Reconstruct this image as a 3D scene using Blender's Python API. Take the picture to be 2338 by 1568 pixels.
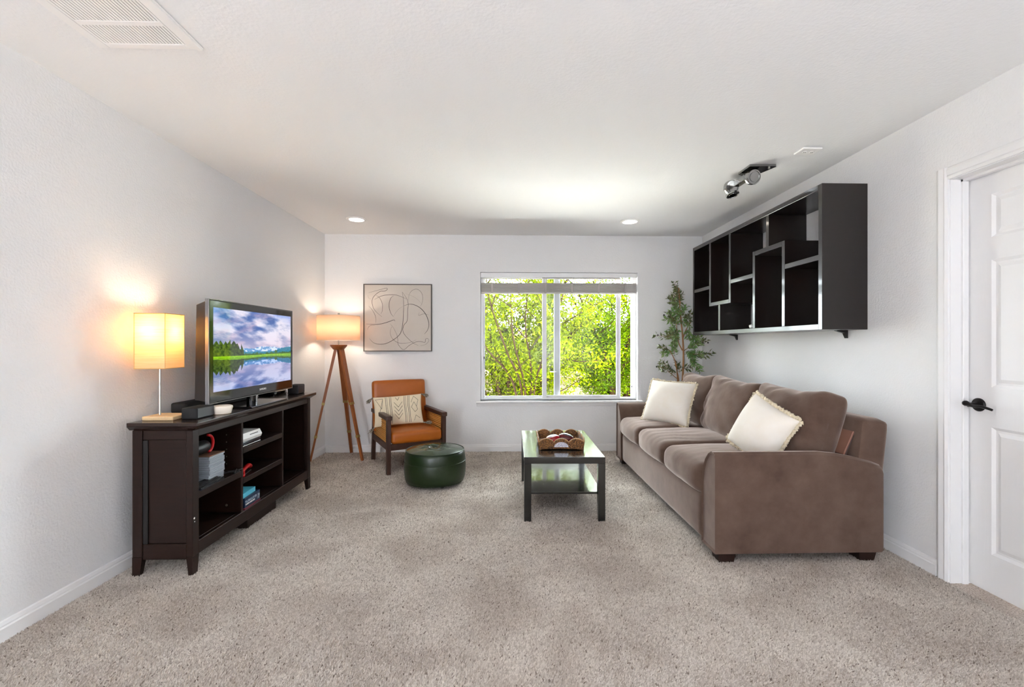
import bpy, bmesh, math, random
import numpy as np
from mathutils import Vector, Matrix, noise as mnoise

random.seed(11)
RNG = np.random.default_rng(7)
for o in list(bpy.data.objects):
    bpy.data.objects.remove(o)
SC = bpy.context.scene
COL = SC.collection
R = math.radians

# ------------------------------------------------------------------ camera
# photograph taken as 2338 x 1568: focal length 1040 px, level camera, turned 1.5 degrees right
cam_d = bpy.data.cameras.new('camera')
cam_d.sensor_width = 36.0
cam_d.lens = 1040.0 / 2338.0 * 36.0
cam_d.shift_x = -(1177.0 - 1169.0) / 2338.0
cam_d.shift_y = (785.0 - 784.0) / 2338.0
cam_d.clip_start = 0.05
cam = bpy.data.objects.new('camera', cam_d)
cam.location = (0.0, 0.0, 1.214)
cam.rotation_euler = (R(90), 0, R(-1.5))
COL.objects.link(cam)
SC.camera = cam

# ------------------------------------------------------------------ light and exposure
W = bpy.data.worlds.new('sky')
SC.world = W
W.use_nodes = True
wb = W.node_tree.nodes['Background']
wb.inputs[0].default_value = (0.86, 0.93, 1.0, 1)
wb.inputs[1].default_value = 26.0

sun_d = bpy.data.lights.new('sun', 'SUN')
sun_d.energy = 60.0
sun_d.angle = R(2)
sun_d.color = (1.0, 0.95, 0.86)
sun = bpy.data.objects.new('sun', sun_d)
sun.rotation_euler = Vector((-0.66, 0.16, -0.73)).to_track_quat('-Z', 'Y').to_euler()
COL.objects.link(sun)


def portal(name, loc, rot, sx, sy):
    d = bpy.data.lights.new(name, 'AREA')
    d.shape = 'RECTANGLE'
    d.size, d.size_y = sx, sy
    d.cycles.is_portal = True
    o = bpy.data.objects.new(name, d)
    o.location, o.rotation_euler = loc, rot
    COL.objects.link(o)


portal('sky_portal_window', (0.63, 5.31, 1.3), (R(-90), 0, 0), 1.78, 1.45)
portal('sky_portal_rear', (-1.6, -3.12, 1.05), (R(90), 0, 0), 0.5, 2.1)  # sky sampling for the opening added in the rear wall

SC.view_settings.view_transform = 'Standard'
SC.view_settings.look = 'None'
SC.view_settings.gamma = 1.0
SC.view_settings.use_curve_mapping = False
SC.view_settings.exposure = 0.45
cy = SC.cycles
cy.use_denoising = True
cy.use_light_tree = False
cy.use_adaptive_sampling = True
cy.adaptive_threshold = 0.06
cy.max_bounces = 8
cy.diffuse_bounces = 5
cy.glossy_bounces = 3
cy.transparent_max_bounces = 16
cy.transmission_bounces = 6
cy.caustics_reflective = False
cy.caustics_refractive = False
cy.sample_clamp_indirect = 0.0


# ------------------------------------------------------------------ helpers
def hexc(s):
    s = s.lstrip('#')
    out = []
    for i in (0, 2, 4):
        c = int(s[i:i + 2], 16) / 255
        out.append(c / 12.92 if c <= 0.04045 else ((c + 0.055) / 1.055) ** 2.4)
    return (*out, 1.0)


MATS = {}


def mat(name, col='#808080', rough=0.5, metal=0.0, spec=0.5, var=None, bump=None, bump2=None,
        stretch=(1, 1, 1), coat=0.0, sheen=0.0, attr=None, emit=None):
    """Principled material; var=(scale, amount, colour2), bump=(scale, strength, distance)."""
    if name in MATS:
        return MATS[name]
    m = bpy.data.materials.new(name)
    m.use_nodes = True
    nt = m.node_tree
    b = nt.nodes['Principled BSDF']
    c = hexc(col) if isinstance(col, str) else (*col, 1.0)
    b.inputs['Base Color'].default_value = c
    b.inputs['Roughness'].default_value = rough
    b.inputs['Metallic'].default_value = metal
    b.inputs['Specular IOR Level'].default_value = spec
    b.inputs['Coat Weight'].default_value = coat
    b.inputs['Coat Roughness'].default_value = 0.08
    if sheen:
        b.inputs['Sheen Weight'].default_value = sheen
        b.inputs['Sheen Roughness'].default_value = 0.4
        b.inputs['Sheen Tint'].default_value = (0.9, 0.76, 0.69, 1)
    tc = mp = None
    if var or bump:
        tc = nt.nodes.new('ShaderNodeTexCoord')
        mp = nt.nodes.new('ShaderNodeMapping')
        mp.inputs['Scale'].default_value = stretch
        nt.links.new(tc.outputs['Object'], mp.inputs['Vector'])
    if var:
        n = nt.nodes.new('ShaderNodeTexNoise')
        n.inputs['Scale'].default_value = var[0]
        n.inputs['Detail'].default_value = 5
        n.inputs['Roughness'].default_value = 0.6
        nt.links.new(mp.outputs['Vector'], n.inputs['Vector'])
        rr = nt.nodes.new('ShaderNodeValToRGB')
        rr.color_ramp.elements[0].position = 0.5 - var[1]
        rr.color_ramp.elements[1].position = 0.5 + var[1]
        rr.color_ramp.elements[0].color = c
        rr.color_ramp.elements[1].color = hexc(var[2])
        nt.links.new(n.outputs['Fac'], rr.inputs['Fac'])
        nt.links.new(rr.outputs['Color'], b.inputs['Base Color'])
    if attr:
        a = nt.nodes.new('ShaderNodeAttribute')
        a.attribute_name = attr
        nt.links.new(a.outputs['Color'], b.inputs['Base Color'])
        if emit:
            nt.links.new(a.outputs['Color'], b.inputs['Emission Color'])
            b.inputs['Emission Strength'].default_value = emit
            b.inputs['Base Color'].default_value = (0.01, 0.01, 0.01, 1)
            for l in list(b.inputs['Base Color'].links):
                nt.links.remove(l)
    if bump:
        prev = None
        for bb in [bump] + ([bump2] if bump2 else []):
            n = nt.nodes.new('ShaderNodeTexNoise')
            n.inputs['Scale'].default_value = bb[0]
            n.inputs['Detail'].default_value = 3
            nt.links.new(mp.outputs['Vector'], n.inputs['Vector'])
            bn = nt.nodes.new('ShaderNodeBump')
            bn.inputs['Strength'].default_value = bb[1]
            bn.inputs['Distance'].default_value = bb[2]
            nt.links.new(n.outputs['Fac'], bn.inputs['Height'])
            if prev:
                nt.links.new(prev.outputs['Normal'], bn.inputs['Normal'])
            prev = bn
        nt.links.new(prev.outputs['Normal'], b.inputs['Normal'])
    MATS[name] = m
    return m


def emission(name, col, strength):
    if name in MATS:
        return MATS[name]
    m = bpy.data.materials.new(name)
    m.use_nodes = True
    nt = m.node_tree
    nt.nodes.remove(nt.nodes['Principled BSDF'])
    e = nt.nodes.new('ShaderNodeEmission')
    e.inputs[0].default_value = hexc(col)
    e.inputs[1].default_value = strength
    nt.links.new(e.outputs[0], nt.nodes['Material Output'].inputs[0])
    MATS[name] = m
    return m


def mixmat(name, kind, c1, c2, fac, rough=0.1, noise=None):
    """kind 'glass' (transparent+glossy by fresnel) or 'shade' (diffuse+translucent)."""
    m = bpy.data.materials.new(name)
    m.use_nodes = True
    nt = m.node_tree
    nt.nodes.remove(nt.nodes['Principled BSDF'])
    mx = nt.nodes.new('ShaderNodeMixShader')
    nt.links.new(mx.outputs[0], nt.nodes['Material Output'].inputs[0])
    if kind == 'glass':
        a = nt.nodes.new('ShaderNodeBsdfTransparent')
        g = nt.nodes.new('ShaderNodeBsdfGlossy')
        g.inputs['Roughness'].default_value = rough
        a.inputs[0].default_value = hexc(c1)
        f = nt.nodes.new('ShaderNodeFresnel')
        f.inputs['IOR'].default_value = 1.35
        nt.links.new(f.outputs[0], mx.inputs[0])
    else:
        a = nt.nodes.new('ShaderNodeBsdfDiffuse')
        g = nt.nodes.new('ShaderNodeBsdfTranslucent')
        a.inputs[0].default_value = hexc(c1)
        g.inputs[0].default_value = hexc(c2)
        mx.inputs[0].default_value = fac
        if noise:
            tc = nt.nodes.new('ShaderNodeTexCoord')
            mp = nt.nodes.new('ShaderNodeMapping')
            mp.inputs['Scale'].default_value = noise[0]
            n = nt.nodes.new('ShaderNodeTexNoise')
            n.inputs['Scale'].default_value = 1.0
            n.inputs['Detail'].default_value = 4
            rr = nt.nodes.new('ShaderNodeValToRGB')
            rr.color_ramp.elements[0].position = 0.35
            rr.color_ramp.elements[1].position = 0.65
            rr.color_ramp.elements[0].color = hexc(noise[1])
            rr.color_ramp.elements[1].color = hexc(c2)
            nt.links.new(tc.outputs['Object'], mp.inputs[0])
            nt.links.new(mp.outputs[0], n.inputs['Vector'])
            nt.links.new(n.outputs['Fac'], rr.inputs[0])
            nt.links.new(rr.outputs[0], g.inputs[0])
    nt.links.new(a.outputs[0], mx.inputs[1])
    nt.links.new(g.outputs[0], mx.inputs[2])
    MATS[name] = m
    return m


def bm_new():
    return bmesh.new()


def box(bm, x0, x1, y0, y1, z0, z1, bevel=0.0, seg=2, mtx=None):
    x0, x1 = min(x0, x1), max(x0, x1)
    y0, y1 = min(y0, y1), max(y0, y1)
    z0, z1 = min(z0, z1), max(z0, z1)
    v = [bm.verts.new(p) for p in ((x0, y0, z0), (x1, y0, z0), (x1, y1, z0), (x0, y1, z0),
                                   (x0, y0, z1), (x1, y0, z1), (x1, y1, z1), (x0, y1, z1))]
    f = [bm.faces.new([v[i] for i in q]) for q in ((3, 2, 1, 0), (4, 5, 6, 7), (0, 1, 5, 4),
                                                   (1, 2, 6, 5), (2, 3, 7, 6), (3, 0, 4, 7))]
    new = list(v)
    if bevel > 0:
        ed = list({e for ff in f for e in ff.edges})
        r = bmesh.ops.bevel(bm, geom=ed, offset=bevel, segments=seg, profile=0.5, affect='EDGES')
        new = list({vv for ff in r['faces'] for vv in ff.verts} | {vv for ff in f if ff.is_valid for vv in ff.verts})
    if mtx is not None:
        bmesh.ops.transform(bm, matrix=mtx, verts=[q for q in new if q.is_valid])
    return new


def prism(bm, pts, axis, a, b):
    """extrude a closed 2D outline along an axis: 'x' pts=(y,z), 'y' pts=(x,z), 'z' pts=(x,y)"""
    def P(p, t):
        return {'x': (t, p[0], p[1]), 'y': (p[0], t, p[1]), 'z': (p[0], p[1], t)}[axis]
    A = [bm.verts.new(P(p, a)) for p in pts]
    B = [bm.verts.new(P(p, b)) for p in pts]
    n = len(pts)
    fs = [bm.faces.new(A), bm.faces.new(list(reversed(B)))]
    for i in range(n):
        fs.append(bm.faces.new((A[i], B[i], B[(i + 1) % n], A[(i + 1) % n])))
    bmesh.ops.recalc_face_normals(bm, faces=fs)
    return A + B


def hexa(bm, bot, top):
    """eight-cornered solid from two quads (counter-clockwise seen from above)"""
    v = [bm.verts.new(p) for p in bot] + [bm.verts.new(p) for p in top]
    fs = [bm.faces.new([v[i] for i in q]) for q in ((3, 2, 1, 0), (4, 5, 6, 7), (0, 1, 5, 4),
                                                    (1, 2, 6, 5), (2, 3, 7, 6), (3, 0, 4, 7))]
    bmesh.ops.recalc_face_normals(bm, faces=fs)
    return v


def frame_axes(d):
    d = Vector(d).normalized()
    up = Vector((0, 0, 1)) if abs(d.z) < 0.95 else Vector((1, 0, 0))
    a = d.cross(up).normalized()
    return a, a.cross(d).normalized()


def tube(bm, pts, rad, seg=8, cap=True, flat=1.0):
    pts = [Vector(p) for p in pts]
    if not hasattr(rad, '__len__'):
        rad = [rad] * len(pts)
    rings = []
    pa = None
    for i, p in enumerate(pts):
        d = (pts[min(i + 1, len(pts) - 1)] - pts[max(i - 1, 0)])
        if d.length < 1e-9:
            d = Vector((0, 0, 1))
        d.normalize()
        if pa is None:
            a, b = frame_axes(d)
        else:
            a = (pa - d * pa.dot(d))
            a = a.normalized() if a.length > 1e-6 else frame_axes(d)[0]
            b = a.cross(d).normalized()
        pa = a
        rings.append([bm.verts.new(p + (a * math.cos(t) + b * math.sin(t) * flat) * rad[i])
                      for t in [2 * math.pi * k / seg for k in range(seg)]])
    for r0, r1 in zip(rings, rings[1:]):
        for k in range(seg):
            bm.faces.new((r0[k], r0[(k + 1) % seg], r1[(k + 1) % seg], r1[k]))
    if cap:
        bm.faces.new(list(reversed(rings[0])))
        bm.faces.new(rings[-1])


def lathe(bm, prof, seg=32, c=(0, 0, 0), mtx=None):
    """prof = [(r, z)...]; r 0 closes"""
    rings, new = [], []
    for r, z in prof:
        if r < 1e-6:
            q = [bm.verts.new((c[0], c[1], c[2] + z))]
        else:
            q = [bm.verts.new((c[0] + r * math.cos(2 * math.pi * k / seg),
                               c[1] + r * math.sin(2 * math.pi * k / seg), c[2] + z)) for k in range(seg)]
        rings.append(q)
        new += q
    for a, b in zip(rings, rings[1:]):
        for k in range(seg):
            k2 = (k + 1) % seg
            if len(a) == 1 and len(b) == 1:
                continue
            if len(a) == 1:
                bm.faces.new((a[0], b[k2], b[k]))
            elif len(b) == 1:
                bm.faces.new((a[k], a[k2], b[0]))
            else:
                bm.faces.new((a[k], a[k2], b[k2], b[k]))
    if mtx is not None:
        bmesh.ops.transform(bm, matrix=mtx, verts=new)
    return new


def smooth_pts(pts, n=8):
    """Catmull-Rom through points"""
    P = [Vector(p) for p in pts]
    P = [P[0] * 2 - P[1]] + P + [P[-1] * 2 - P[-2]]
    out = []
    for i in range(1, len(P) - 2):
        for k in range(n):
            t = k / n
            out.append(0.5 * ((2 * P[i]) + (-P[i - 1] + P[i + 1]) * t + (2 * P[i - 1] - 5 * P[i] + 4 * P[i + 1] - P[i + 2]) * t * t
                              + (-P[i - 1] + 3 * P[i] - 3 * P[i + 1] + P[i + 2]) * t ** 3))
    out.append(P[-2])
    return out


def obj(name, bm, m, parent=None, smooth=False, loc=None, rot=None):
    me = bpy.data.meshes.new(name)
    bm.normal_update()
    bm.to_mesh(me)
    bm.free()
    if smooth == 'auto':
        for p in me.polygons:
            p.use_smooth = True
        try:
            me.set_sharp_from_angle(angle=R(35))
        except Exception:
            pass
    elif smooth:
        for p in me.polygons:
            p.use_smooth = True
    me.materials.append(m)
    o = bpy.data.objects.new(name, me)
    COL.objects.link(o)
    if parent is not None:
        o.parent = parent
    if loc is not None:
        o.location = loc
    if rot is not None:
        o.rotation_euler = rot
    return o


def npmesh(name, V, Fc, m, parent=None, smooth=False, colors=None):
    """fast mesh from numpy arrays; Fc (n,3) or (n,4); colors per vertex"""
    me = bpy.data.meshes.new(name)
    V = np.asarray(V, np.float32)
    Fc = np.asarray(Fc, np.int32)
    k = Fc.shape[1]
    me.vertices.add(len(V))
    me.vertices.foreach_set('co', V.ravel())
    me.loops.add(Fc.size)
    me.loops.foreach_set('vertex_index', Fc.ravel())
    me.polygons.add(len(Fc))
    me.polygons.foreach_set('loop_start', np.arange(0, Fc.size, k, dtype=np.int32))
    me.polygons.foreach_set('loop_total', np.full(len(Fc), k, np.int32))
    if smooth:
        me.polygons.foreach_set('use_smooth', np.ones(len(Fc), bool))
    me.update(calc_edges=True)
    if colors is not None:
        a = me.color_attributes.new('col', 'FLOAT_COLOR', 'POINT')
        cc = np.ones((len(V), 4), np.float32)
        cc[:, :3] = colors
        a.data.foreach_set('color', cc.ravel())
    me.materials.append(m)
    o = bpy.data.objects.new(name, me)
    COL.objects.link(o)
    if parent is not None:
        o.parent = parent
    return o


def thing(name, label, cat, loc=(0, 0, 0), rz=0.0, group=None):
    o = bpy.data.objects.new(name, None)
    o.empty_display_size = 0.1
    COL.objects.link(o)
    o.location = loc
    o.rotation_euler = (0, 0, rz)
    o['label'] = label
    o['category'] = cat
    if group:
        o['group'] = group
    return o


def tag(o, label, cat, group=None):
    o['label'] = label
    o['category'] = cat
    if group:
        o['group'] = group
    return o


def struct(o, label=None):
    o['kind'] = 'structure'
    if label:
        o['label'] = label
    return o


def share(src, parent, loc=(0, 0, 0), rot=(0, 0, 0)):
    c = src.copy()
    COL.objects.link(c)
    c.parent = parent
    c.location = loc
    c.rotation_euler = rot
    return c


def rounded_box(bm, hx, hy, hz, r, n=18, crown=(0, 0, 0), wob=0.0, wscale=4.0, seed=0.0, wrinkle=None, mtx=None):
    """soft cushion block centred on the origin: half sizes, corner radius, crowning along x, y, z faces"""
    grid = {}
    faces = []

    def vert(i, j, k):
        key = (i, j, k)
        if key not in grid:
            q = [2 * t / n - 1 for t in key]
            h = (hx, hy, hz)
            rr = [min(r, hh * 0.98) for hh in h]
            # denser spacing towards the edges
            s = [math.copysign(1 - (1 - abs(t)) ** 1.35, t) for t in q]
            p = Vector([s[a] * h[a] for a in range(3)])
            core = Vector([max(-(h[a] - rr[a]), min(h[a] - rr[a], p[a])) for a in range(3)])
            d = p - core
            if d.length > 1e-9:
                e = Vector([d[a] / rr[a] for a in range(3)])
                e.normalize()
                p = core + Vector([e[a] * rr[a] for a in range(3)])
            u = [p[a] / h[a] for a in range(3)]
            f = [1 - min(1, t * t) for t in u]
            p = Vector((p.x + crown[0] * u[0] * f[1] * f[2] ** 0.5, p.y + crown[1] * u[1] * f[0] * f[2] ** 0.5,
                        p.z + crown[2] * u[2] * f[0] * f[1]))
            if wob:
                w = mnoise.noise(p * wscale + Vector((seed, seed * 1.7, 0)))
                w2 = mnoise.noise(p * wscale * 2.7 + Vector((0, seed, seed)))
                p += p.normalized() * (w + 0.4 * w2) * wob
            if wrinkle:
                p += wrinkle(p, u)
            grid[key] = bm.verts.new(p)
        return grid[key]
    for a in range(3):
        b, c = [(1, 2), (2, 0), (0, 1)][a]
        for side in (0, n):
            for i in range(n):
                for j in range(n):
                    q = []
                    for di, dj in ((0, 0), (1, 0), (1, 1), (0, 1)):
                        key = [0, 0, 0]
                        key[a], key[b], key[c] = side, i + di, j + dj
                        q.append(vert(*key))
                    faces.append(bm.faces.new(q if side else list(reversed(q))))
    if mtx is not None:
        bmesh.ops.transform(bm, matrix=mtx, verts=list(grid.values()))
    return list(grid.values())


def axes_matrix(loc, right, up):
    """4x4 with local x=right, y=up (made square to right), z=right x up"""
    x = Vector(right).normalized()
    y = Vector(up)
    y = (y - x * y.dot(x)).normalized()
    z = x.cross(y)
    m = Matrix.Identity(4)
    for i in range(3):
        m[i][0], m[i][1], m[i][2], m[i][3] = x[i], y[i], z[i], loc[i]
    return m


def pillow_fn(a, b, t, pinch=0.07, seed=0.0, wob=0.006):
    def P(u, v, side, off=0.0):
        x = a * u * (1 - pinch * (1 - v * v))
        y = b * v * (1 - pinch * (1 - u * u))
        h = t * (max(0, 1 - u ** 2) * max(0, 1 - v ** 2)) ** 0.42
        p = Vector((x, y, side * (h + off)))
        w = mnoise.noise(Vector((x * 7 + seed, y * 7, side * 3)))
        p.z += wob * w * (1 - max(abs(u), abs(v)) ** 4)
        return p
    return P


def pillow_mesh(bm, P, n=22, mtx=None):
    new = []
    edge = {}
    for side in (1, -1):
        g = {}
        for i in range(n + 1):
            for j in range(n + 1):
                u = math.sin((2 * i / n - 1) * math.pi / 2)
                v = math.sin((2 * j / n - 1) * math.pi / 2)
                rim = i in (0, n) or j in (0, n)
                if rim and (i, j) in edge:
                    g[i, j] = edge[i, j]
                    continue
                g[i, j] = bm.verts.new(P(u, v, side))
                new.append(g[i, j])
                if rim:
                    edge[i, j] = g[i, j]
        for i in range(n):
            for j in range(n):
                q = [g[i, j], g[i + 1, j], g[i + 1, j + 1], g[i, j + 1]]
                bm.faces.new(q if side > 0 else list(reversed(q)))
    if mtx is not None:
        bmesh.ops.transform(bm, matrix=mtx, verts=new)


def vnoise(x, y, seed=0):
    """vectorised 2D value noise"""
    xi, yi = np.floor(x).astype(np.int64), np.floor(y).astype(np.int64)
    xf, yf = x - xi, y - yi
    xf, yf = xf * xf * (3 - 2 * xf), yf * yf * (3 - 2 * yf)

    def hsh(a, b):
        n = (a * 374761393 + b * 668265263 + seed * 974634777) & 0x7fffffff
        n = ((n ^ (n >> 13)) * 1274126177) & 0x7fffffff
        return ((n ^ (n >> 16)) & 0xffff) / 65535.0
    return ((hsh(xi, yi) * (1 - xf) + hsh(xi + 1, yi) * xf) * (1 - yf)
            + (hsh(xi, yi + 1) * (1 - xf) + hsh(xi + 1, yi + 1) * xf) * yf)


def fbm(x, y, seed=0, oct=5):
    s, a, t = 0, 0.5, 0
    for k in range(oct):
        s = s + a * vnoise(x * 2 ** k, y * 2 ** k, seed + k)
        t += a
        a *= 0.55
    return s / t

# ------------------------------------------------------------------ materials
wall_m = mat('wall_paint', (0.80, 0.795, 0.79), 0.75, spec=0.3, bump=(95, 0.5, 0.004), bump2=(28, 0.16, 0.004))
ceil_m = mat('ceiling_paint', (0.85, 0.847, 0.84), 0.8, spec=0.2, bump=(70, 0.35, 0.004), bump2=(22, 0.12, 0.004))
trim_m = mat('trim_white', (0.82, 0.81, 0.80), 0.4, spec=0.4)
door_m = mat('door_white', (0.82, 0.81, 0.80), 0.42, spec=0.4, bump=(14, 0.12, 0.004), stretch=(1, 6, 0.7))
vinyl_m = mat('vinyl_white', (0.84, 0.84, 0.84), 0.35)
white_m = mat('white_plastic', '#f1efec', 0.35)
black_m = mat('black_plastic', '#161514', 0.45)
blackgloss_m = mat('black_gloss', '#080808', 0.06, spec=0.5, coat=0.45)
speaker_m = mat('speaker_cloth', '#1b1918', 0.75, bump=(700, 0.5, 0.001))
chrome_m = mat('chrome', '#a8a8a6', 0.14, metal=1.0)
nickel_m = mat('brushed_nickel', '#a9a6a0', 0.28, metal=1.0)
brass_m = mat('aged_brass', '#b39a62', 0.3, metal=1.0)
bronze_m = mat('oil_rubbed_bronze', '#1d1917', 0.35, metal=0.6)
espresso_m = mat('espresso_wood', '#1b0e09', 0.4, spec=0.28, var=(9, 0.3, '#27160f'), stretch=(1, 1, 9), bump=(60, 0.06, 0.001))
espresso_top_m = mat('espresso_wood_top', '#20130f', 0.22, spec=0.55, var=(9, 0.3, '#2e1d17'), stretch=(9, 1, 9), bump=(60, 0.05, 0.001))
shelfblk_m = mat('black_brown_laminate', '#170e0a', 0.3, spec=0.45, coat=0.5, var=(8, 0.3, '#1a120f'), stretch=(1, 1, 12))
tableblk_m = mat('black_lacquer', '#0e0e0d', 0.22, spec=0.7, coat=1.0, var=(5, 0.4, '#11100f'))
sofa_m = mat('taupe_microfibre', '#544036', 0.9, spec=0.15, sheen=0.7, var=(7, 0.22, '#6b574b'), bump=(420, 0.28, 0.0012), bump2=(11, 0.15, 0.01))
footwood_m = mat('dark_foot_wood', '#2b1a14', 0.4)
leather_m = mat('cognac_leather', '#a3530c', 0.36, spec=0.5, var=(7, 0.3, '#b26018'), bump=(260, 0.16, 0.0012))
walnut_m = mat('walnut_wood', '#38231a', 0.4, var=(10, 0.3, '#4a2e20'), stretch=(7, 7, 1), bump=(80, 0.08, 0.001))
teak_m = mat('teak_wood', '#8a4a20', 0.38, var=(12, 0.3, '#a55f2c'), stretch=(8, 8, 1))
cane_m = mat('cane', '#d9a055', 0.5, var=(60, 0.3, '#c58a3f'))
green_m = mat('green_vinyl', '#14220a', 0.34, spec=0.5, var=(6, 0.4, '#1b2c0e'), bump=(40, 0.07, 0.003))
linen_m = mat('cream_linen', '#f6f1e8', 0.9, spec=0.1, var=(9, 0.4, '#efe5d4'), bump=(500, 0.3, 0.001), bump2=(9, 0.2, 0.01))
fringe_m = mat('cream_fringe', '#ece1cb', 0.9, spec=0.1, var=(70, 0.3, '#d9c8a6'))
canvas_m = mat('art_canvas', '#d5ccc2', 0.85, spec=0.1, var=(3, 0.35, '#cac1b6'), bump=(500, 0.2, 0.0008))
ink_m = mat('art_ink', '#4a423b', 0.8)
ink2_m = mat('art_ink_faded', '#8d8278', 0.85)
patt_m = mat('black_embroidery', '#37302a', 0.9)
tassel_m = mat('tassel_yarn', '#3a342d', 0.9, var=(160, 0.08, '#b9ad98'))
lightwood_m = mat('light_wood', '#c79a68', 0.45, var=(14, 0.3, '#b78653'), stretch=(1, 8, 8))
leaf_m = mat('olive_leaf', '#5d9144', 0.4, var=(9, 0.18, '#8ea062'))
leafd_m = mat('olive_leaf_dark', '#4c5830', 0.45, var=(9, 0.18, '#737a48'))
bark_m = mat('olive_bark', '#a97645', 0.7, var=(25, 0.3, '#8a5c35'), stretch=(1, 1, 0.3), bump=(60, 0.3, 0.002))
treebark_m = mat('tree_bark', '#2a1e13', 1.0, spec=0.0, var=(14, 0.3, '#150f0a'), stretch=(1, 1, 0.3), bump=(30, 0.4, 0.01))
glass_m = mixmat('window_glass', 'glass', '#fbfdfc', '#ffffff', 0.04, rough=0.0)
red_m = mat('red_plastic', '#c3161c', 0.3)
wicker_m = mat('wicker', '#3f2410', 0.42, var=(130, 0.10, '#96642f'), bump=(140, 1.0, 0.010))
bead_m = mat('white_beads', '#eceaf0', 0.4, var=(230, 0.08, '#8e8fa0'), bump=(200, 0.7, 0.004))
pot_m = mat('plant_pot', '#2a2826', 0.6)
soil_m = mat('soil', '#3a2a1e', 0.95, bump=(60, 0.6, 0.01))


def carpet_material(name, attr):
    m = bpy.data.materials.new(name)
    m.use_nodes = True
    nt = m.node_tree
    b = nt.nodes['Principled BSDF']
    b.inputs['Roughness'].default_value = 1.0
    b.inputs['Specular IOR Level'].default_value = 0.08
    tc = nt.nodes.new('ShaderNodeTexCoord')
    # fine yarn fleck
    n1 = nt.nodes.new('ShaderNodeTexNoise')
    n1.inputs['Scale'].default_value = 150
    n1.inputs['Detail'].default_value = 3
    nt.links.new(tc.outputs['Object'], n1.inputs['Vector'])
    r1 = nt.nodes.new('ShaderNodeValToRGB')
    r1.color_ramp.elements[0].position = 0.34
    r1.color_ramp.elements[1].position = 0.58
    r1.color_ramp.elements[0].color = hexc('#a09286')
    r1.color_ramp.elements[1].color = hexc('#d8cdc2')
    nt.links.new(n1.outputs['Fac'], r1.inputs[0])
    # brushed patches where the pile lies another way
    n2 = nt.nodes.new('ShaderNodeTexNoise')
    n2.inputs['Scale'].default_value = 2.6
    n2.inputs['Detail'].default_value = 4
    n2.inputs['Distortion'].default_value = 0.6
    nt.links.new(tc.outputs['Object'], n2.inputs['Vector'])
    r2 = nt.nodes.new('ShaderNodeValToRGB')
    r2.color_ramp.elements[0].position = 0.36
    r2.color_ramp.elements[1].position = 0.6
    r2.color_ramp.elements[0].color = (0.79, 0.755, 0.73, 1)
    r2.color_ramp.elements[1].color = (1.0, 0.985, 0.97, 1)
    nt.links.new(n2.outputs['Fac'], r2.inputs[0])
    mx = nt.nodes.new('ShaderNodeMixRGB')
    mx.blend_type = 'MULTIPLY'
    mx.inputs[0].default_value = 1.0
    nt.links.new(r2.outputs[0], mx.inputs[2])
    if attr:
        a = nt.nodes.new('ShaderNodeAttribute')
        a.attribute_name = 'col'
        nt.links.new(a.outputs['Color'], mx.inputs[1])
        # soft yarn tips scatter light like a fuzzy surface: shading normal eased towards upright
        ge = nt.nodes.new('ShaderNodeNewGeometry')
        vm = nt.nodes.new('ShaderNodeMix')
        vm.data_type = 'VECTOR'
        vm.inputs['Factor'].default_value = 0.5
        for i_ in vm.inputs:
            if i_.type == 'VECTOR' and i_.name == 'A':
                nt.links.new(ge.outputs['Normal'], i_)
            if i_.type == 'VECTOR' and i_.name == 'B':
                i_.default_value = (0, 0, 1)
        for o_ in vm.outputs:
            if o_.type == 'VECTOR':
                nt.links.new(o_, b.inputs['Normal'])
    else:
        nt.links.new(r1.outputs[0], mx.inputs[1])
        n3 = nt.nodes.new('ShaderNodeTexNoise')
        n3.inputs['Scale'].default_value = 220
        n3.inputs['Detail'].default_value = 2
        nt.links.new(tc.outputs['Object'], n3.inputs['Vector'])
        bp = nt.nodes.new('ShaderNodeBump')
        bp.inputs['Strength'].default_value = 0.7
        bp.inputs['Distance'].default_value = 0.006
        nt.links.new(n3.outputs['Fac'], bp.inputs['Height'])
        nt.links.new(bp.outputs[0], b.inputs['Normal'])
    nt.links.new(mx.outputs[0], b.inputs['Base Color'])
    MATS[name] = m
    return m


carpet_m = carpet_material('carpet_base', False)
pile_m = carpet_material('carpet_pile', True)

# ------------------------------------------------------------------ the room
YB, XR, ZC, YR = 5.14, 2.265, 2.44, -3.0


def xl(y):
    """left wall runs very slightly out of square"""
    return -2.043 + (y - 1.9) * 0.0145


bm = bm_new()
hexa(bm, [(xl(YR) - .2, YR - .2, -.2), (XR + .3, YR - .2, -.2), (XR + .3, YB + .16, -.2), (xl(YB) - .2, YB + .16, -.2)],
     [(xl(YR) - .2, YR - .2, 0), (XR + .3, YR - .2, 0), (XR + .3, YB + .16, 0), (xl(YB) - .2, YB + .16, 0)])
floor = struct(obj('floor', bm, carpet_m), 'beige carpeted floor')


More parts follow.
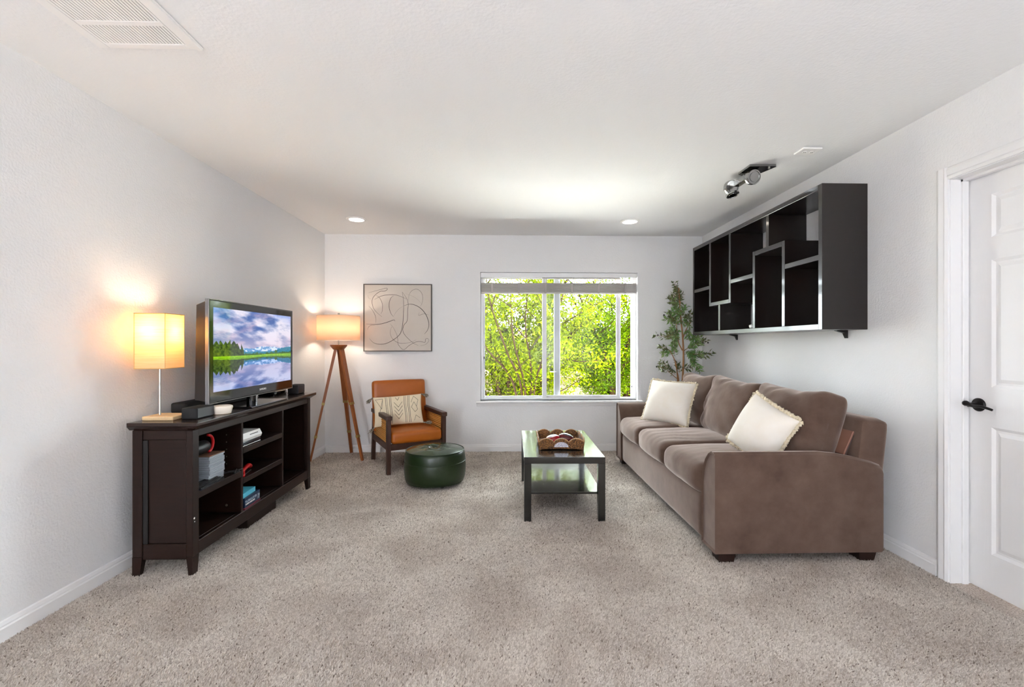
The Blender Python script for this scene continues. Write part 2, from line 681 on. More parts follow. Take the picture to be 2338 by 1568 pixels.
def carpet_pile():
    V, Fc, Cc = [], [], []
    base = 0
    for (ya, yb, pitch, hgt) in ((1.35, 2.5, 0.0056, 0.010), (2.5, 3.6, 0.0068, 0.011), (3.6, 5.12, 0.0094, 0.011)):
        xs = np.arange(-2.03, 2.25, pitch)
        ys = np.arange(ya, yb, pitch)
        X, Y = np.meshgrid(xs, ys)
        X = X.ravel() + RNG.uniform(-.5, .5, X.size) * pitch
        Y = Y.ravel() + RNG.uniform(-.5, .5, Y.size) * pitch
        n = X.size
        ang = RNG.uniform(0, 2 * np.pi, n)
        r = pitch * RNG.uniform(0.72, 1.0, n)
        h = hgt * RNG.uniform(0.6, 1.15, n)
        # the pile leans with the brushing
        lean = (fbm(X * 1.3 + 5, Y * 1.3, 3) - .5) * 0.9
        lx = RNG.normal(0, .35, n) + np.cos(lean * 6) * 0.28
        ly = RNG.normal(0, .35, n) + np.sin(lean * 6) * 0.28
        verts = np.empty((n, 4, 3), np.float32)
        for k in range(3):
            a = ang + k * 2 * np.pi / 3
            verts[:, k, 0] = X + r * np.cos(a)
            verts[:, k, 1] = Y + r * np.sin(a)
            verts[:, k, 2] = 0.0005
        verts[:, 3, 0] = X + lx * h
        verts[:, 3, 1] = Y + ly * h
        verts[:, 3, 2] = h
        f = np.empty((n, 3, 3), np.int32)
        ids = base + np.arange(n) * 4
        for k in range(3):
            f[:, k, 0], f[:, k, 1], f[:, k, 2] = ids + k, ids + (k + 1) % 3, ids + 3
        base += n * 4
        c0 = np.array(hexc('#c0b4a7')[:3])
        c1 = np.array(hexc('#f0e8de')[:3])
        t = np.clip(RNG.normal(.55, .33, n), 0, 1)[:, None]
        cc = c0 * (1 - t) + c1 * t
        dk = RNG.random(n) < 0.02
        cc[dk] = np.array(hexc('#93867a')[:3])
        V.append(verts.reshape(-1, 3))
        Fc.append(f.reshape(-1, 3))
        Cc.append(np.repeat(cc, 4, axis=0))
    o = npmesh('carpet_pile', np.concatenate(V), np.concatenate(Fc), pile_m, floor, colors=np.concatenate(Cc))
    o['kind'] = 'stuff'


carpet_pile()

bm = bm_new()
hexa(bm, [(xl(YR) - .2, YR - .2, ZC), (XR + .3, YR - .2, ZC), (XR + .3, YB + .3, ZC), (xl(YB) - .2, YB + .3, ZC)],
     [(xl(YR) - .2, YR - .2, ZC + .2), (XR + .3, YR - .2, ZC + .2), (XR + .3, YB + .3, ZC + .2), (xl(YB) - .2, YB + .3, ZC + .2)])
struct(obj('ceiling', bm, ceil_m), 'white textured ceiling')

bm = bm_new()
hexa(bm, [(xl(YR - .2) - .2, YR - .2, 0), (xl(YR - .2), YR - .2, 0), (xl(YB), YB, 0), (xl(YB) - .2, YB, 0)],
     [(xl(YR - .2) - .2, YR - .2, ZC), (xl(YR - .2), YR - .2, ZC), (xl(YB), YB, ZC), (xl(YB) - .2, YB, ZC)])
struct(obj('wall_left', bm, wall_m), 'white textured wall behind the television')

# window opening
WX0, WX1, WZ0, WZ1 = -0.262, 1.524, 0.575, 2.022
bm = bm_new()
box(bm, -2.25, WX0, YB, YB + .16, 0, ZC)
box(bm, WX1, XR + .3, YB, YB + .16, 0, ZC)
box(bm, WX0, WX1, YB, YB + .16, 0, WZ0)
box(bm, WX0, WX1, YB, YB + .16, WZ1, ZC)
struct(obj('wall_back', bm, wall_m), 'white wall with the window')

# door opening in the right wall
DY0, DY1, DZ = 1.44, 2.255, 2.05
bm = bm_new()
box(bm, XR, XR + .16, YR, DY0, 0, ZC)
box(bm, XR, XR + .16, DY1, YB, 0, ZC)
box(bm, XR, XR + .16, DY0, DY1, DZ, ZC)
struct(obj('wall_right', bm, wall_m), 'white wall with the panelled door')

# rear wall, behind the camera; narrow opening added to let in fill light
bm = bm_new()
box(bm, -2.2, -1.85, YR - .16, YR, 0, ZC)
box(bm, -1.35, XR, YR - .16, YR, 0, ZC)
box(bm, -1.85, -1.35, YR - .16, YR, 2.1, ZC)
struct(obj('wall_rear', bm, wall_m), 'white rear wall with a narrow opening added for fill light')


def baseboard(name, p0, p1, nrm):
    """profiled strip from p0 to p1 (xy), standing proud along nrm"""
    prof = [(0, 0), (.014, 0), (.014, .058), (.010, .064), (.010, .070), (.006, .082), (0, .086)]
    bm = bm_new()
    p0, p1, nr = Vector((*p0, 0)), Vector((*p1, 0)), Vector((*nrm, 0)).normalized()
    A = [bm.verts.new(p0 + nr * a + Vector((0, 0, z))) for a, z in prof]
    B = [bm.verts.new(p1 + nr * a + Vector((0, 0, z))) for a, z in prof]
    fs = [bm.faces.new(A), bm.faces.new(list(reversed(B)))]
    for i in range(len(prof)):
        fs.append(bm.faces.new((A[i], B[i], B[(i + 1) % len(prof)], A[(i + 1) % len(prof)])))
    bmesh.ops.recalc_face_normals(bm, faces=fs)
    return struct(obj(name, bm, trim_m))


baseboard('baseboard_left', (xl(YR), YR), (xl(YB), YB), (1, 0))
baseboard('baseboard_back', (xl(YB), YB), (XR, YB), (0, -1))
baseboard('baseboard_right', (XR, DY1 + .062), (XR, YB), (-1, 0))
baseboard('baseboard_rightnear', (XR, YR), (XR, DY0 - .062), (-1, 0))


# ------------------------------------------------------------------ door
def casing(name, sides):
    """stepped door casing: list of (y0,y1,z0,z1) runs with the inner edge direction"""
    bm = bm_new()
    for prof, axis, a, b in sides:
        prism(bm, prof, axis, a, b)
    return struct(obj(name, bm, trim_m))


cw = 0.062
steps = [(0, .010), (.012, .016), (.020, .013), (.044, .017), (.056, .012), (.062, .008)]


def casing_profile(flip, y_edge):
    pts = [(XR + .0005, y_edge)]
    for d, h in steps:
        pts.append((XR - h, y_edge + (d if flip else -d)))
    pts.append((XR + .0005, y_edge + (cw if flip else -cw)))
    return pts


casing('trim_2', [(casing_profile(True, DY1), 'z', 0, DZ + cw)])
casing('trim_3', [(casing_profile(False, DY0), 'z', 0, DZ + cw)])
casing('trim_4', [([(x, DZ + (y - DY1)) for x, y in casing_profile(True, DY1)], 'y', DY0, DY1)])
# jamb lining with stops
bm = bm_new()
box(bm, XR, XR + .16, DY1 - .004, DY1 + .02, 0, DZ)
box(bm, XR, XR + .16, DY0 - .02, DY0 + .004, 0, DZ)
box(bm, XR, XR + .16, DY0, DY1, DZ - .004, DZ + .02)
box(bm, XR + .055, XR + .085, DY1 - .016, DY1, 0, DZ, .002, 1)
box(bm, XR + .055, XR + .085, DY0, DY0 + .016, 0, DZ, .002, 1)
box(bm, XR + .055, XR + .085, DY0, DY1, DZ - .016, DZ, .002, 1)
struct(obj('trim_5', bm, trim_m))

DX = XR + .09          # face of the door slab
bm = bm_new()
y0, y1 = DY0 + .006, DY1 - .0045
box(bm, DX + .009, DX + .038, y0, y1, .004, DZ - .0045)
rails = [(.012, .197), (.812, 1.004), (1.621, 1.729), (1.938, DZ - .008)]
cols = [(y1 - .112 - .236, y1 - .112), (y0 + .112, y0 + .112 + .236)]
for a, b in rails:
    box(bm, DX, DX + .012, y0 + .112, y1 - .112, a, b)
for a, b in ((y1 - .112, y1), (y0, y0 + .112)):
    box(bm, DX, DX + .012, a, b, .012, DZ - .008)
for a, b in zip(rails, rails[1:]):
    box(bm, DX, DX + .012, cols[1][1], cols[0][0], a[1], b[0])
door = struct(obj('door_1', bm, door_m), 'white six-panel interior door')
for za, zb in ((.197, .812), (1.004, 1.621), (1.729, 1.938)):
    for ya, yb in cols:
        bm = bm_new()
        i0, i1, d0, d1, d2 = .0, .012, DX, DX + .0095, DX + .002
        rings = []
        for ins, dx in ((0, d0), (.014, d1), (.022, d1), (.040, d2)):
            rings.append([bm.verts.new((dx, y, z)) for y, z in ((ya + ins, za + ins), (yb - ins, za + ins), (yb - ins, zb - ins), (ya + ins, zb - ins))])
        for r0, r1 in zip(rings, rings[1:]):
            for k in range(4):
                bm.faces.new((r0[k], r0[(k + 1) % 4], r1[(k + 1) % 4], r1[k]))
        bm.faces.new(rings[-1])
        back = [bm.verts.new((DX + .02, y, z)) for y, z in ((ya, za), (yb, za), (yb, zb), (ya, zb))]
        bm.faces.new(back)
        for k in range(4):
            bm.faces.new((back[k], back[(k + 1) % 4], rings[0][(k + 1) % 4], rings[0][k]))
        bmesh.ops.recalc_face_normals(bm, faces=bm.faces[:])
        obj('panel', bm, door_m, door)
# lever handle: rose, neck, wavy lever
hy, hz = 2.196, .913
bm = bm_new()
mx = Matrix.Translation((DX, hy, hz)) @ Matrix.Rotation(R(-90), 4, 'Y')
lathe(bm, [(0, 0), (.033, 0), (.033, .004), (.029, .009), (.014, .012), (.011, .03), (.011, .055), (0, .058)], 28, mtx=mx)
hd = obj('door_handle', bm, bronze_m, door, smooth='auto')
hd['label'] = 'dark bronze lever handle'
bm = bm_new()
pts = smooth_pts([(DX - .048, hy + .026, hz + .006), (DX - .052, hy + .008, hz + .004), (DX - .054, hy - .02, hz - .003), (DX - .053, hy - .055, hz - .001), (DX - .05, hy - .088, hz - .007), (DX - .047, hy - .104, hz - .012)], 6)
n = len(pts)
tube(bm, pts, [.0085 + .006 * math.exp(-((i / n - .12) / .14) ** 2) - .003 * (i / n) for i in range(n)], 10, flat=1.0)
obj('lever', bm, bronze_m, hd, smooth=True)

# ------------------------------------------------------------------ window
win = bpy.data.objects.new('window_1', None)
COL.objects.link(win)
win.location = (0.63, YB + .11, WZ0)
struct(win, 'white vinyl sliding window')
wx, wy, wz = win.location


def wpart(name, boxes, m, parent=win, bev=.003):
    bm = bm_new()
    for b in boxes:
        box(bm, b[0] - wx, b[1] - wx, b[2] - wy, b[3] - wy, b[4] - wz, b[5] - wz, bev, 1)
    return obj(name, bm, m, parent)


fy0, fy1 = 5.205, 5.295
wpart('window_frame', [(WX0, WX0 + .034, fy0, fy1, WZ0, WZ1), (WX1 - .040, WX1, fy0, fy1, WZ0, WZ1),
                       (WX0 + .034, WX1 - .040, fy0, fy1, WZ0, WZ0 + .02), (WX0 + .034, WX1 - .040, fy0, fy1, WZ1 - .03, WZ1)], vinyl_m)
fz0, fz1 = WZ0 + .015, WZ1 - .025
fs = wpart('fixed_sash', [(WX0 + .03, WX0 + .046, 5.258, 5.285, fz0, fz1), (.585, .655, 5.258, 5.285, fz0, fz1),
                          (WX0 + .046, .585, 5.258, 5.285, fz0, fz0 + .024), (WX0 + .046, .585, 5.258, 5.285, fz1 - .03, fz1)], vinyl_m)
ss = wpart('sliding_sash', [(.445, .493, 5.212, 5.25, fz0, fz1), (1.302, 1.346, 5.212, 5.25, fz0, fz1),
                            (.493, 1.302, 5.212, 5.25, fz0, fz0 + .034), (.493, 1.302, 5.212, 5.25, fz1 - .035, fz1)], vinyl_m)
wpart('pane', [(WX0 + .044, .59, 5.269, 5.273, fz0 + .02, fz1 - .025)], glass_m, fs, 0)
wpart('pane', [(.491, 1.304, 5.229, 5.233, fz0 + .03, fz1 - .03)], glass_m, ss, 0)
la = wpart('latch', [(.452, .47, 5.203, 5.213, 1.19, 1.24)], vinyl_m, ss)
wpart('bumper', [(WX0 + .034, WX0 + .046, 5.215, 5.235, 1.04, 1.07)], black_m)
wpart('bumper', [(WX1 - .05, WX1 - .04, 5.215, 5.235, .71, .735)], black_m)

# window stool (sill board)
bm = bm_new()
prism(bm, [(YB + .07, .575), (YB - .052, .575), (YB - .058, .569), (YB - .058, .556), (YB - .050, .550), (YB - .02, .545), (YB - .012, .515), (YB, .512), (YB, .545), (YB + .07, .545)], 'x', -.305, 1.569)
struct(obj('trim_1', bm, trim_m), 'white window sill board')

# raised blind
blind = thing('window_blind', 'white slatted blind drawn up to the top of the window', 'blind', (0.63, YB + .03, 1.78))
bx, by, bz = blind.location
bslat_m = mat('blind_slat', '#cfc9c5', 0.5)


def bpart(name, b, m=vinyl_m, bev=.002, parent=blind):
    bm = bm_new()
    box(bm, b[0] - bx, b[1] - bx, b[2] - by, b[3] - by, b[4] - bz, b[5] - bz, bev, 1)
    return obj(name, bm, m, parent)


bpart('valance', (WX0 + .004, WX1 - .006, YB + .004, YB + .014, 1.966, 2.018))
bpart('head_rail', (WX0 + .012, WX1 - .014, YB + .02, YB + .066, 1.985, 2.02))
bpart('bottom_rail', (WX0 + .008, WX1 - .012, YB + .012, YB + .068, 1.786, 1.802), bslat_m)
s0 = bpart('slat', (WX0 + .008, WX1 - .012, YB + .012, YB + .068, 1.806, 1.811), bslat_m, .001)
for k in range(1, 11):
    share(s0, blind, (random.uniform(-.002, .002), random.uniform(-.002, .002), k * .0093))
s1 = share(s0, blind, (0, .002, .148))
for k in range(6):
    x = WX0 + .13 + k * (WX1 - WX0 - .27) / 5
    bpart('ladder_tape', (x - .012, x + .012, YB + .0095, YB + .0115, 1.786, 1.906), mat('blind_tape', '#b3aca8', 0.8), 0)
    for dx in (-.008, .02):
        bm = bm_new()
        tube(bm, [(x + dx - bx, YB + .03 - by, 1.90 - bz), (x + dx - bx, YB + .03 - by, 1.985 - bz)], .0012, 5)
        obj('lift_cord', bm, mat('cord_grey', '#7d7873', 0.8), blind)

# ------------------------------------------------------------------ outdoors
grass_m = mat('pale_paving', '#b9b1a4', 0.95, var=(1.2, 0.3, '#a59c8e'))
bm = bm_new()
hexa(bm, [(-60, -40, -3.3), (60, -40, -3.3), (60, 80, -3.3), (-60, 80, -3.3)], [(-60, -40, -3.1), (60, -40, -3.1), (60, 80, -3.1), (-60, 80, -3.1)])
struct(obj('ground', bm, grass_m), 'pale paved ground outside')

bm = bm_new()
prism(bm, [(YB + .16, -.25), (YB + .16, -.40), (8.0, -.75), (8.0, -.60)], 'x', -4, 6)  # unseen roof slab added to bounce daylight up onto the ceiling
struct(obj('bounce_roof', bm, mat('pale_bounce_surface', '#e2e2e0', 0.9)), 'pale roof slab added below the window outside to bounce daylight')

house = thing('neighbour_house', 'pinkish tile roofed house seen through the leaves outside', 'house', (2.5, 19, -3.1))
hw_m = mat('stucco', '#54493f', 0.9)
tile_m = mat('roof_tile', '#4d3a33', 0.8, var=(3, 0.3, '#5d463d'))
bm = bm_new()
box(bm, -9, 9, -2.5, 6, 0, 3.2)
obj('wall', bm, hw_m, house)
bm = bm_new()
# one course of barrel tiles, copied up the slope
for k in range(62):
    x = -9.3 + k * .3
    prism(bm, [(x, 0), (x + .04, .06), (x + .10, .09), (x + .16, .06), (x + .20, 0), (x + .25, -.02), (x + .3, 0), (x + .3, -.05), (x, -.05)], 'y', -.01, .44)
t0 = obj('tile_course', bm, tile_m, house, loc=(0, -3.0, 3.15), rot=(R(19), 0, 0))
for k in range(1, 13):
    share(t0, house, (0, -3.0 + k * .37, 3.15 + k * .135), (R(19), 0, 0))

leafout_m = bpy.data.materials.new('spring_leaf')
leafout_m.use_nodes = True
_nt = leafout_m.node_tree
_nt.nodes.remove(_nt.nodes['Principled BSDF'])
_mx = _nt.nodes.new('ShaderNodeMixShader')
_mx.inputs[0].default_value = 0.42
_d = _nt.nodes.new('ShaderNodeBsdfDiffuse')
_t = _nt.nodes.new('ShaderNodeBsdfTranslucent')
_a = _nt.nodes.new('ShaderNodeAttribute')
_a.attribute_name = 'col'
_nt.links.new(_a.outputs['Color'], _d.inputs[0])
_nt.links.new(_a.outputs['Color'], _t.inputs[0])
_nt.links.new(_d.outputs[0], _mx.inputs[1])
_nt.links.new(_t.outputs[0], _mx.inputs[2])
_nt.links.new(_mx.outputs[0], _nt.nodes['Material Output'].inputs[0])


def leaf_cloud(name, centers, dirs, lens, wid, cols, m, parent):
    """folded lance leaves: base, two sides, tip"""
    n = len(centers)
    rnd = RNG.normal(0, 1, (n, 3))
    side = np.cross(dirs, rnd)
    side /= np.linalg.norm(side, axis=1)[:, None] + 1e-9
    nrm = np.cross(dirs, side)
    V = np.empty((n, 4, 3), np.float32)
    L = lens[:, None]
    w = (lens * wid)[:, None]
    V[:, 0] = centers
    V[:, 1] = centers + dirs * L * .45 + side * w + nrm * w * .35
    V[:, 2] = centers + dirs * L - nrm * L * .12
    V[:, 3] = centers + dirs * L * .45 - side * w + nrm * w * .35
    ids = np.arange(n) * 4
    f = np.stack([np.stack([ids, ids + 1, ids + 2], 1), np.stack([ids, ids + 2, ids + 3], 1)], 1).reshape(-1, 3)
    return npmesh(name, V.reshape(-1, 3), f, m, parent, colors=np.repeat(cols, 4, axis=0))


def outdoor_tree(label, base, top, spread, seed, c_lo, c_hi, nclus, group=None, front=None):
    rs = random.Random(seed)
    t = thing('garden_tree', label, 'tree', base, 0, group)
    b = Vector(base)
    tips = []
    bmt = bm_new()
    trunk = smooth_pts([(0, 0, 0), (.08, .05, 1.6), (0, .1, 3.0)], 4)
    tube(bmt, trunk, [.13 - .05 * i / len(trunk) for i in range(len(trunk))], 10)
    obj('trunk', bmt, treebark_m, t, smooth=True)
    nl = 11
    for k in range(nl):
        bm = bm_new()
        ang = 2 * math.pi * k / nl + rs.uniform(-.4, .4)
        out = spread * rs.uniform(.45, 1.0)
        end = Vector((math.cos(ang) * out, math.sin(ang) * out * .6, top - b.z + rs.uniform(-2.9, .4)))
        st = Vector((.02, .08, 2.2 + rs.uniform(0, .8)))
        mid = st.lerp(end, .45) + Vector((rs.uniform(-.2, .2), rs.uniform(-.2, .2), rs.uniform(-.1, .4)))
        P = smooth_pts([st, mid, end], 7)
        m = len(P)
        tube(bm, P, [.055 - .045 * i / m for i in range(m)], 7)
        for q in range(13):
            i = int(m * rs.uniform(.2, .98))
            d = Vector((rs.uniform(-1, 1), rs.uniform(-.8, .8), rs.uniform(-.1, 1))).normalized()
            e = P[i] + d * rs.uniform(.5, 1.2)
            md = P[i].lerp(e, .5) + Vector((0, 0, rs.uniform(-.1, .12)))
            tw = smooth_pts([P[i], md, e], 4)
            tube(bm, tw, [.016 - .013 * j / len(tw) for j in range(len(tw))], 5)
            for s in range(5):
                tips.append(tw[max(1, int(len(tw) * (s + 1) / 5.5))])
                if rs.random() < .7:
                    d2 = Vector((rs.uniform(-1, 1), rs.uniform(-1, 1), rs.uniform(-.3, .8))).normalized()
                    e2 = tips[-1] + d2 * rs.uniform(.2, .45)
                    tube(bm, [tips[-1], e2], [.006, .003], 4)
                    tips.append(e2)
        obj('limb', bm, treebark_m, t, smooth=True)
    for fl in (front or []):
        # long bare limbs on the near side of the crown
        bm = bm_new()
        P = smooth_pts([Vector(p) - b for p in fl], 7)
        m = len(P)
        tube(bm, P, [.024 - .018 * i / m for i in range(m)], 7)
        for q in range(5):
            i = int(m * (.35 + .12 * q))
            d = Vector((rs.uniform(-1, 1), rs.uniform(-.2, .6), rs.uniform(.2, 1))).normalized()
            e = P[i] + d * rs.uniform(.25, .6)
            tube(bm, [P[i], P[i].lerp(e, .5) + Vector((0, 0, .03)), e], [.011, .008, .004], 5)
            tips += [e, P[i].lerp(e, .7)]
        tips += [P[-1], P[-4]]
        obj('limb', bm, treebark_m, t, smooth=True)
    tp = np.array([tuple(p) for p in tips])
    per = nclus
    idx = np.repeat(np.arange(len(tp)), per)
    n = len(idx)
    cen = tp[idx] + RNG.normal(0, .085, (n, 3))
    dr = RNG.normal(0, 1, (n, 3))
    dr[:, 2] -= .25
    dr /= np.linalg.norm(dr, axis=1)[:, None]
    ln = RNG.uniform(.040, .088, n)
    tone = np.repeat(RNG.normal(0, .22, len(tp)), per) + RNG.normal(.5, .22, n)
    tt = np.clip(tone, 0, 1)[:, None]
    cols = np.array(c_lo) * (1 - tt) + np.array(c_hi) * tt
    f = leaf_cloud('foliage', cen, dr, ln, .19, cols, leafout_m, t)
    f['kind'] = 'stuff'
    return t


outdoor_tree('yellow-green leafy tree with bare brown limbs outside the left window pane', (.1, 8.7, -3.1), 3.4, 1.8, 3, (.020, .033, .001), (.112, .138, .0015), 44,
             front=[[(.34, 7.9, -.9), (.30, 7.6, .45), (.05, 7.4, 1.1), (-.22, 7.3, 1.9), (-.3, 7.3, 2.5)], [(.34, 7.9, -.9), (.36, 7.6, .4), (.16, 7.4, 1.3), (.10, 7.3, 2.2)],
                    [(.4, 7.9, -.9), (.52, 7.6, .5), (.66, 7.5, 1.1), (.70, 7.4, 2.3)], [(.3, 7.9, -.8), (.18, 7.7, .5), (-.25, 7.5, 1.1), (-.5, 7.4, 1.5)], [(.4, 7.9, -.9), (.46, 7.6, .7), (.36, 7.5, 1.5), (.42, 7.4, 2.4)]])
outdoor_tree('darker green leafy tree outside the right window pane', (2.5, 10.2, -3.1), 3.8, 2.2, 8, (.010, .026, .001), (.066, .104, .0015), 42)
outdoor_tree('green tree standing farther off behind the two leafy trees outside', (4.4, 12.6, -3.1), 4.6, 2.6, 21, (.02, .045, .004), (.06, .095, .003), 20)

# ------------------------------------------------------------------ ceiling fittings
vent = thing('air_return_vent', 'white slotted air return grille set in the ceiling', 'vent', (-1.45, 1.62, ZC))
bm = bm_new()
vx0, vx1, vy0, vy1 = -.212, .21, -.60, .30
for b in ((vx0, vx0 + .0425, vy0, vy1), (vx1 - .056, vx1, vy0, vy1), (vx0 + .0425, vx1 - .056, vy1 - .032, vy1), (vx0 + .0425, vx1 - .056, vy0, vy0 + .03)):
    box(bm, b[0], b[1], b[2], b[3], -.009, -.0005, .003, 1)
box(bm, vx1 - .024, vx1 - .003, vy0, vy1, -.015, -.008, .003, 1)
obj('grille_frame', bm, white_m, vent)
sec = [(.163, .268), (.031, .137), (-.101, .005), (-.233, -.127), (-.365, -.259), (-.497, -.391)]
for a, b in zip(sec, sec[1:]):
    bm = bm_new()
    box(bm, vx0 + .0425, vx1 - .056, b[1], a[0], -.009, -.001, .002, 1)
    obj('cross_bar', bm, white_m, vent)
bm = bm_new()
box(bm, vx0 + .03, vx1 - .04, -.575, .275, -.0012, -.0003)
obj('duct_shadow_box', bm, mat('duct_shade_dark', '#2a2826', 0.9), vent)  # dark sheet behind the slats: shade of the duct put into its colour
bm = bm_new()
prism(bm, [(-.0042, -.0085), (.0042, -.0072), (.0042, -.0058), (-.0042, -.0070)], 'y', -.0535, .0535)
s0 = obj('slat', bm, white_m, vent, loc=(-.165, .2155, 0))
first = True
for sa, sb in sec[:3]:
    for k in range(26):
        if first:
            first = False
            continue
        share(s0, vent, (-.165 + k * .01255, (sa + sb) / 2, 0))

bulbdisc_m = emission('downlight_lens', '#fff3e2', 12.0)
for (x, y, lab) in ((-1.444, 4.513, 'recessed round ceiling light above the tripod lamp corner'), (1.262, 4.522, 'recessed round ceiling light above the far end of the sofa')):
    t = thing('recessed_light', lab, 'ceiling light', (x, y, ZC), 0, 'recessed ceiling lights')
    bm = bm_new()
    lathe(bm, [(.071, -.0005), (.098, -.0005), (.098, -.004), (.090, -.009), (.072, -.010), (.070, -.004)], 36)
    obj('trim_ring', bm, white_m, t, smooth='auto')
    bm = bm_new()
    lathe(bm, [(0, -.005), (.071, -.005), (.071, -.002), (0, -.002)], 36)
    obj('lens', bm, bulbdisc_m, t)

# chrome fixture with two round heads
cf = thing('chrome_ceiling_fixture', 'chrome ceiling bracket with two round swivel heads', 'ceiling fixture', (1.74, 3.14, ZC))
bm = bm_new()
prism(bm, [(-.06, -.075), (.115, -.085), (.125, -.07), (.08, .06), (-.01, .11), (-.06, .08)], 'z', -.0145, -.0005)
obj('mounting_plate', bm, chrome_m, cf)


def round_head(name, c, ax, r, w):
    q = Vector(ax).to_track_quat('Z', 'Y').to_matrix().to_4x4()
    m = Matrix.Translation(c) @ q
    bm = bm_new()
    lathe(bm, [(0, -w), (r * .8, -w), (r, -w * .7), (r, w * .7), (r * .93, w), (r * .80, w), (r * .78, w * .75), (r * .62, w * .75), (r * .60, w * .95), (0, w * .95)], 32, mtx=m)
    return obj(name, bm, chrome_m, cf, smooth='auto')


round_head('swivel_head', (.0, .0, -.06), (.1, -.95, -.25), .052, .020)
round_head('swivel_head', (-.055, .19, -.068), (.05, -.95, -.2), .052, .022)
round_head('lens_cap', (-.058, .165, -.128), (.15, -.25, -.95), .046, .008)
bm = bm_new()
box(bm, -.045, .0, .03, .17, -.07, -.025, .006, 2)
obj('arm', bm, chrome_m, cf)
bm = bm_new()
lathe(bm, [(0, -.024), (.008, -.024), (.008, -.014), (0, -.0135)], 10, c=(.085, -.055, 0))
obj('screw', bm, nickel_m, cf)

co = thing('ceiling_outlet', 'white ceiling outlet plate near the wall shelf', 'outlet', (1.925, 2.832, ZC))
bm = bm_new()
box(bm, -.062, .062, -.05, .05, -.013, -.0005, .005, 2)
obj('cover_plate', bm, white_m, co)
for k in (-1, 1):
    bm = bm_new()
    lathe(bm, [(0, -.0155), (.015, -.0155), (.016, -.0125), (0, -.0125)], 16, c=(k * .022, 0, 0))
    rc = obj('receptacle', bm, white_m, co, smooth='auto')
    bm = bm_new()
    for d in (-.005, .005):
        box(bm, k * .022 + d - .0012, k * .022 + d + .0012, -.005, .005, -.0165, -.0154)
    obj('slot', bm, black_m, rc)

# unseen fill lights added on the floor behind the viewer to brighten the ceiling
for (x, y, lab) in ((-1.25, -2.2, 'added fill light in a low black can behind the viewer on the left'), (1.4, -2.2, 'added fill light in a low black can behind the viewer on the right')):
    t = thing('added_fill_light', lab, 'floor lamp', (x, y, 0), 0, 'added fill lights')
    bm = bm_new()
    lathe(bm, [(0, 0), (.13, 0), (.13, .44), (.122, .44), (.122, .40), (0, .40)], 32)
    obj('housing', bm, black_m, t, smooth='auto')
    bm = bm_new()
    lathe(bm, [(0, .41), (.118, .41), (.118, .432), (0, .436)], 32)
    obj('lens', bm, emission('fill_light_lens', '#e6edff', 480.0), t)

# ------------------------------------------------------------------ media console
CX, CY = -1.78, 3.15
con = thing('media_console', 'dark espresso wood media console with open shelves under the television', 'media console', (CX, CY, 0))
fx, bx_ = .155, -.155        # front and back planes
ny, fy = -.725, .725         # near and far ends


def cpart(name, *boxes, m=espresso_m, bev=.003, parent=con):
    bm = bm_new()
    for b in boxes:
        box(bm, *b, bev, 1)
    return obj(name, bm, m, parent)


bm = bm_new()
tx0, tx1, ty0, ty1 = bx_ - .02, fx + .032, ny - .012, fy + .045
hexa(bm, [(tx0, ty0 + .02, .762), (fx + .004, ty0 + .02, .762), (fx + .004, fy + .004, .762), (tx0, fy + .004, .762)],
     [(tx0, ty0, .784), (tx1, ty0, .784), (tx1, ty1, .784), (tx0, ty1, .784)])
box(bm, tx0, tx1, ty0, ty1, .784, .803, .003, 2)
obj('top', bm, espresso_top_m, con)


def leg(x0, x1, y0, y1, sx, sy):
    """square post whose foot tapers on its inner sides"""
    bm = bm_new()
    box(bm, x0, x1, y0, y1, .10, .762, .002, 1)
    t = .012
    b = [x0 + (t if sx < 0 else 0), x1 - (t if sx > 0 else 0), y0 + (t if sy < 0 else 0), y1 - (t if sy > 0 else 0)]
    hexa(bm, [(b[0], b[2], 0), (b[1], b[2], 0), (b[1], b[3], 0), (b[0], b[3], 0)], [(x0, y0, .10), (x1, y0, .10), (x1, y1, .10), (x0, y1, .10)])
    return obj('leg', bm, espresso_m, con)


leg(fx - .034, fx, ny, ny + .05, -1, 1)
leg(fx - .034, fx, fy - .05, fy, -1, -1)
leg(bx_, bx_ + .05, ny, ny + .034, 1, 1)
leg(bx_, bx_ + .05, fy - .034, fy, 1, -1)
cpart('top_rail', (fx - .03, fx - .002, ny + .05, fy - .05, .722, .762))
cpart('bottom_rail', (fx - .03, fx - .002, ny + .05, fy - .05, .095, .166))
for s, e in ((1, ny), (-1, fy)):
    cpart('side_panel', (bx_ + .05, fx - .034, e + s * .014, e + s * .026, .165, .762))
    cpart('side_apron', (bx_ + .05, fx - .034, e + s * .004, e + s * .028, .085, .166))
    cpart('gap_shade_strip', (bx_ + .05, bx_ + .075, e + s * .004, e + s * .014, .166, .71), m=mat('dark_gap_shade', '#120d0b', 0.5))  # dark strip: the shaded gap beside the back post put into its colour
    cpart('side_head_rail', (bx_ + .05, fx - .034, e + s * .006, e + s * .026, .71, .762))
cpart('bottom_board', (bx_ + .01, fx - .03, ny + .03, fy - .03, .145, .165))
cpart('back_board', (bx_ + .002, bx_ + .010, ny + .03, fy - .03, .145, .762))
d1, d2 = 2.886 - CY, 3.409 - CY
cpart('divider', (bx_ + .01, fx - .004, d1 - .010, d1 + .010, .165, .724))
cpart('divider', (bx_ + .01, fx - .004, d2 - .010, d2 + .010, .165, .724))
cpart('shelf', (bx_ + .01, fx - .004, ny + .05, d1 - .01, .388, .426))
cpart('shelf', (bx_ + .01, fx - .004, d1 + .01, d2 - .01, .527, .562))
cpart('shelf', (bx_ + .01, fx - .004, d1 + .01, d2 - .01, .338, .372))
cpart('plinth_block', (-.02, .10, -.12, .26, .0, .095))
bm = bm_new()
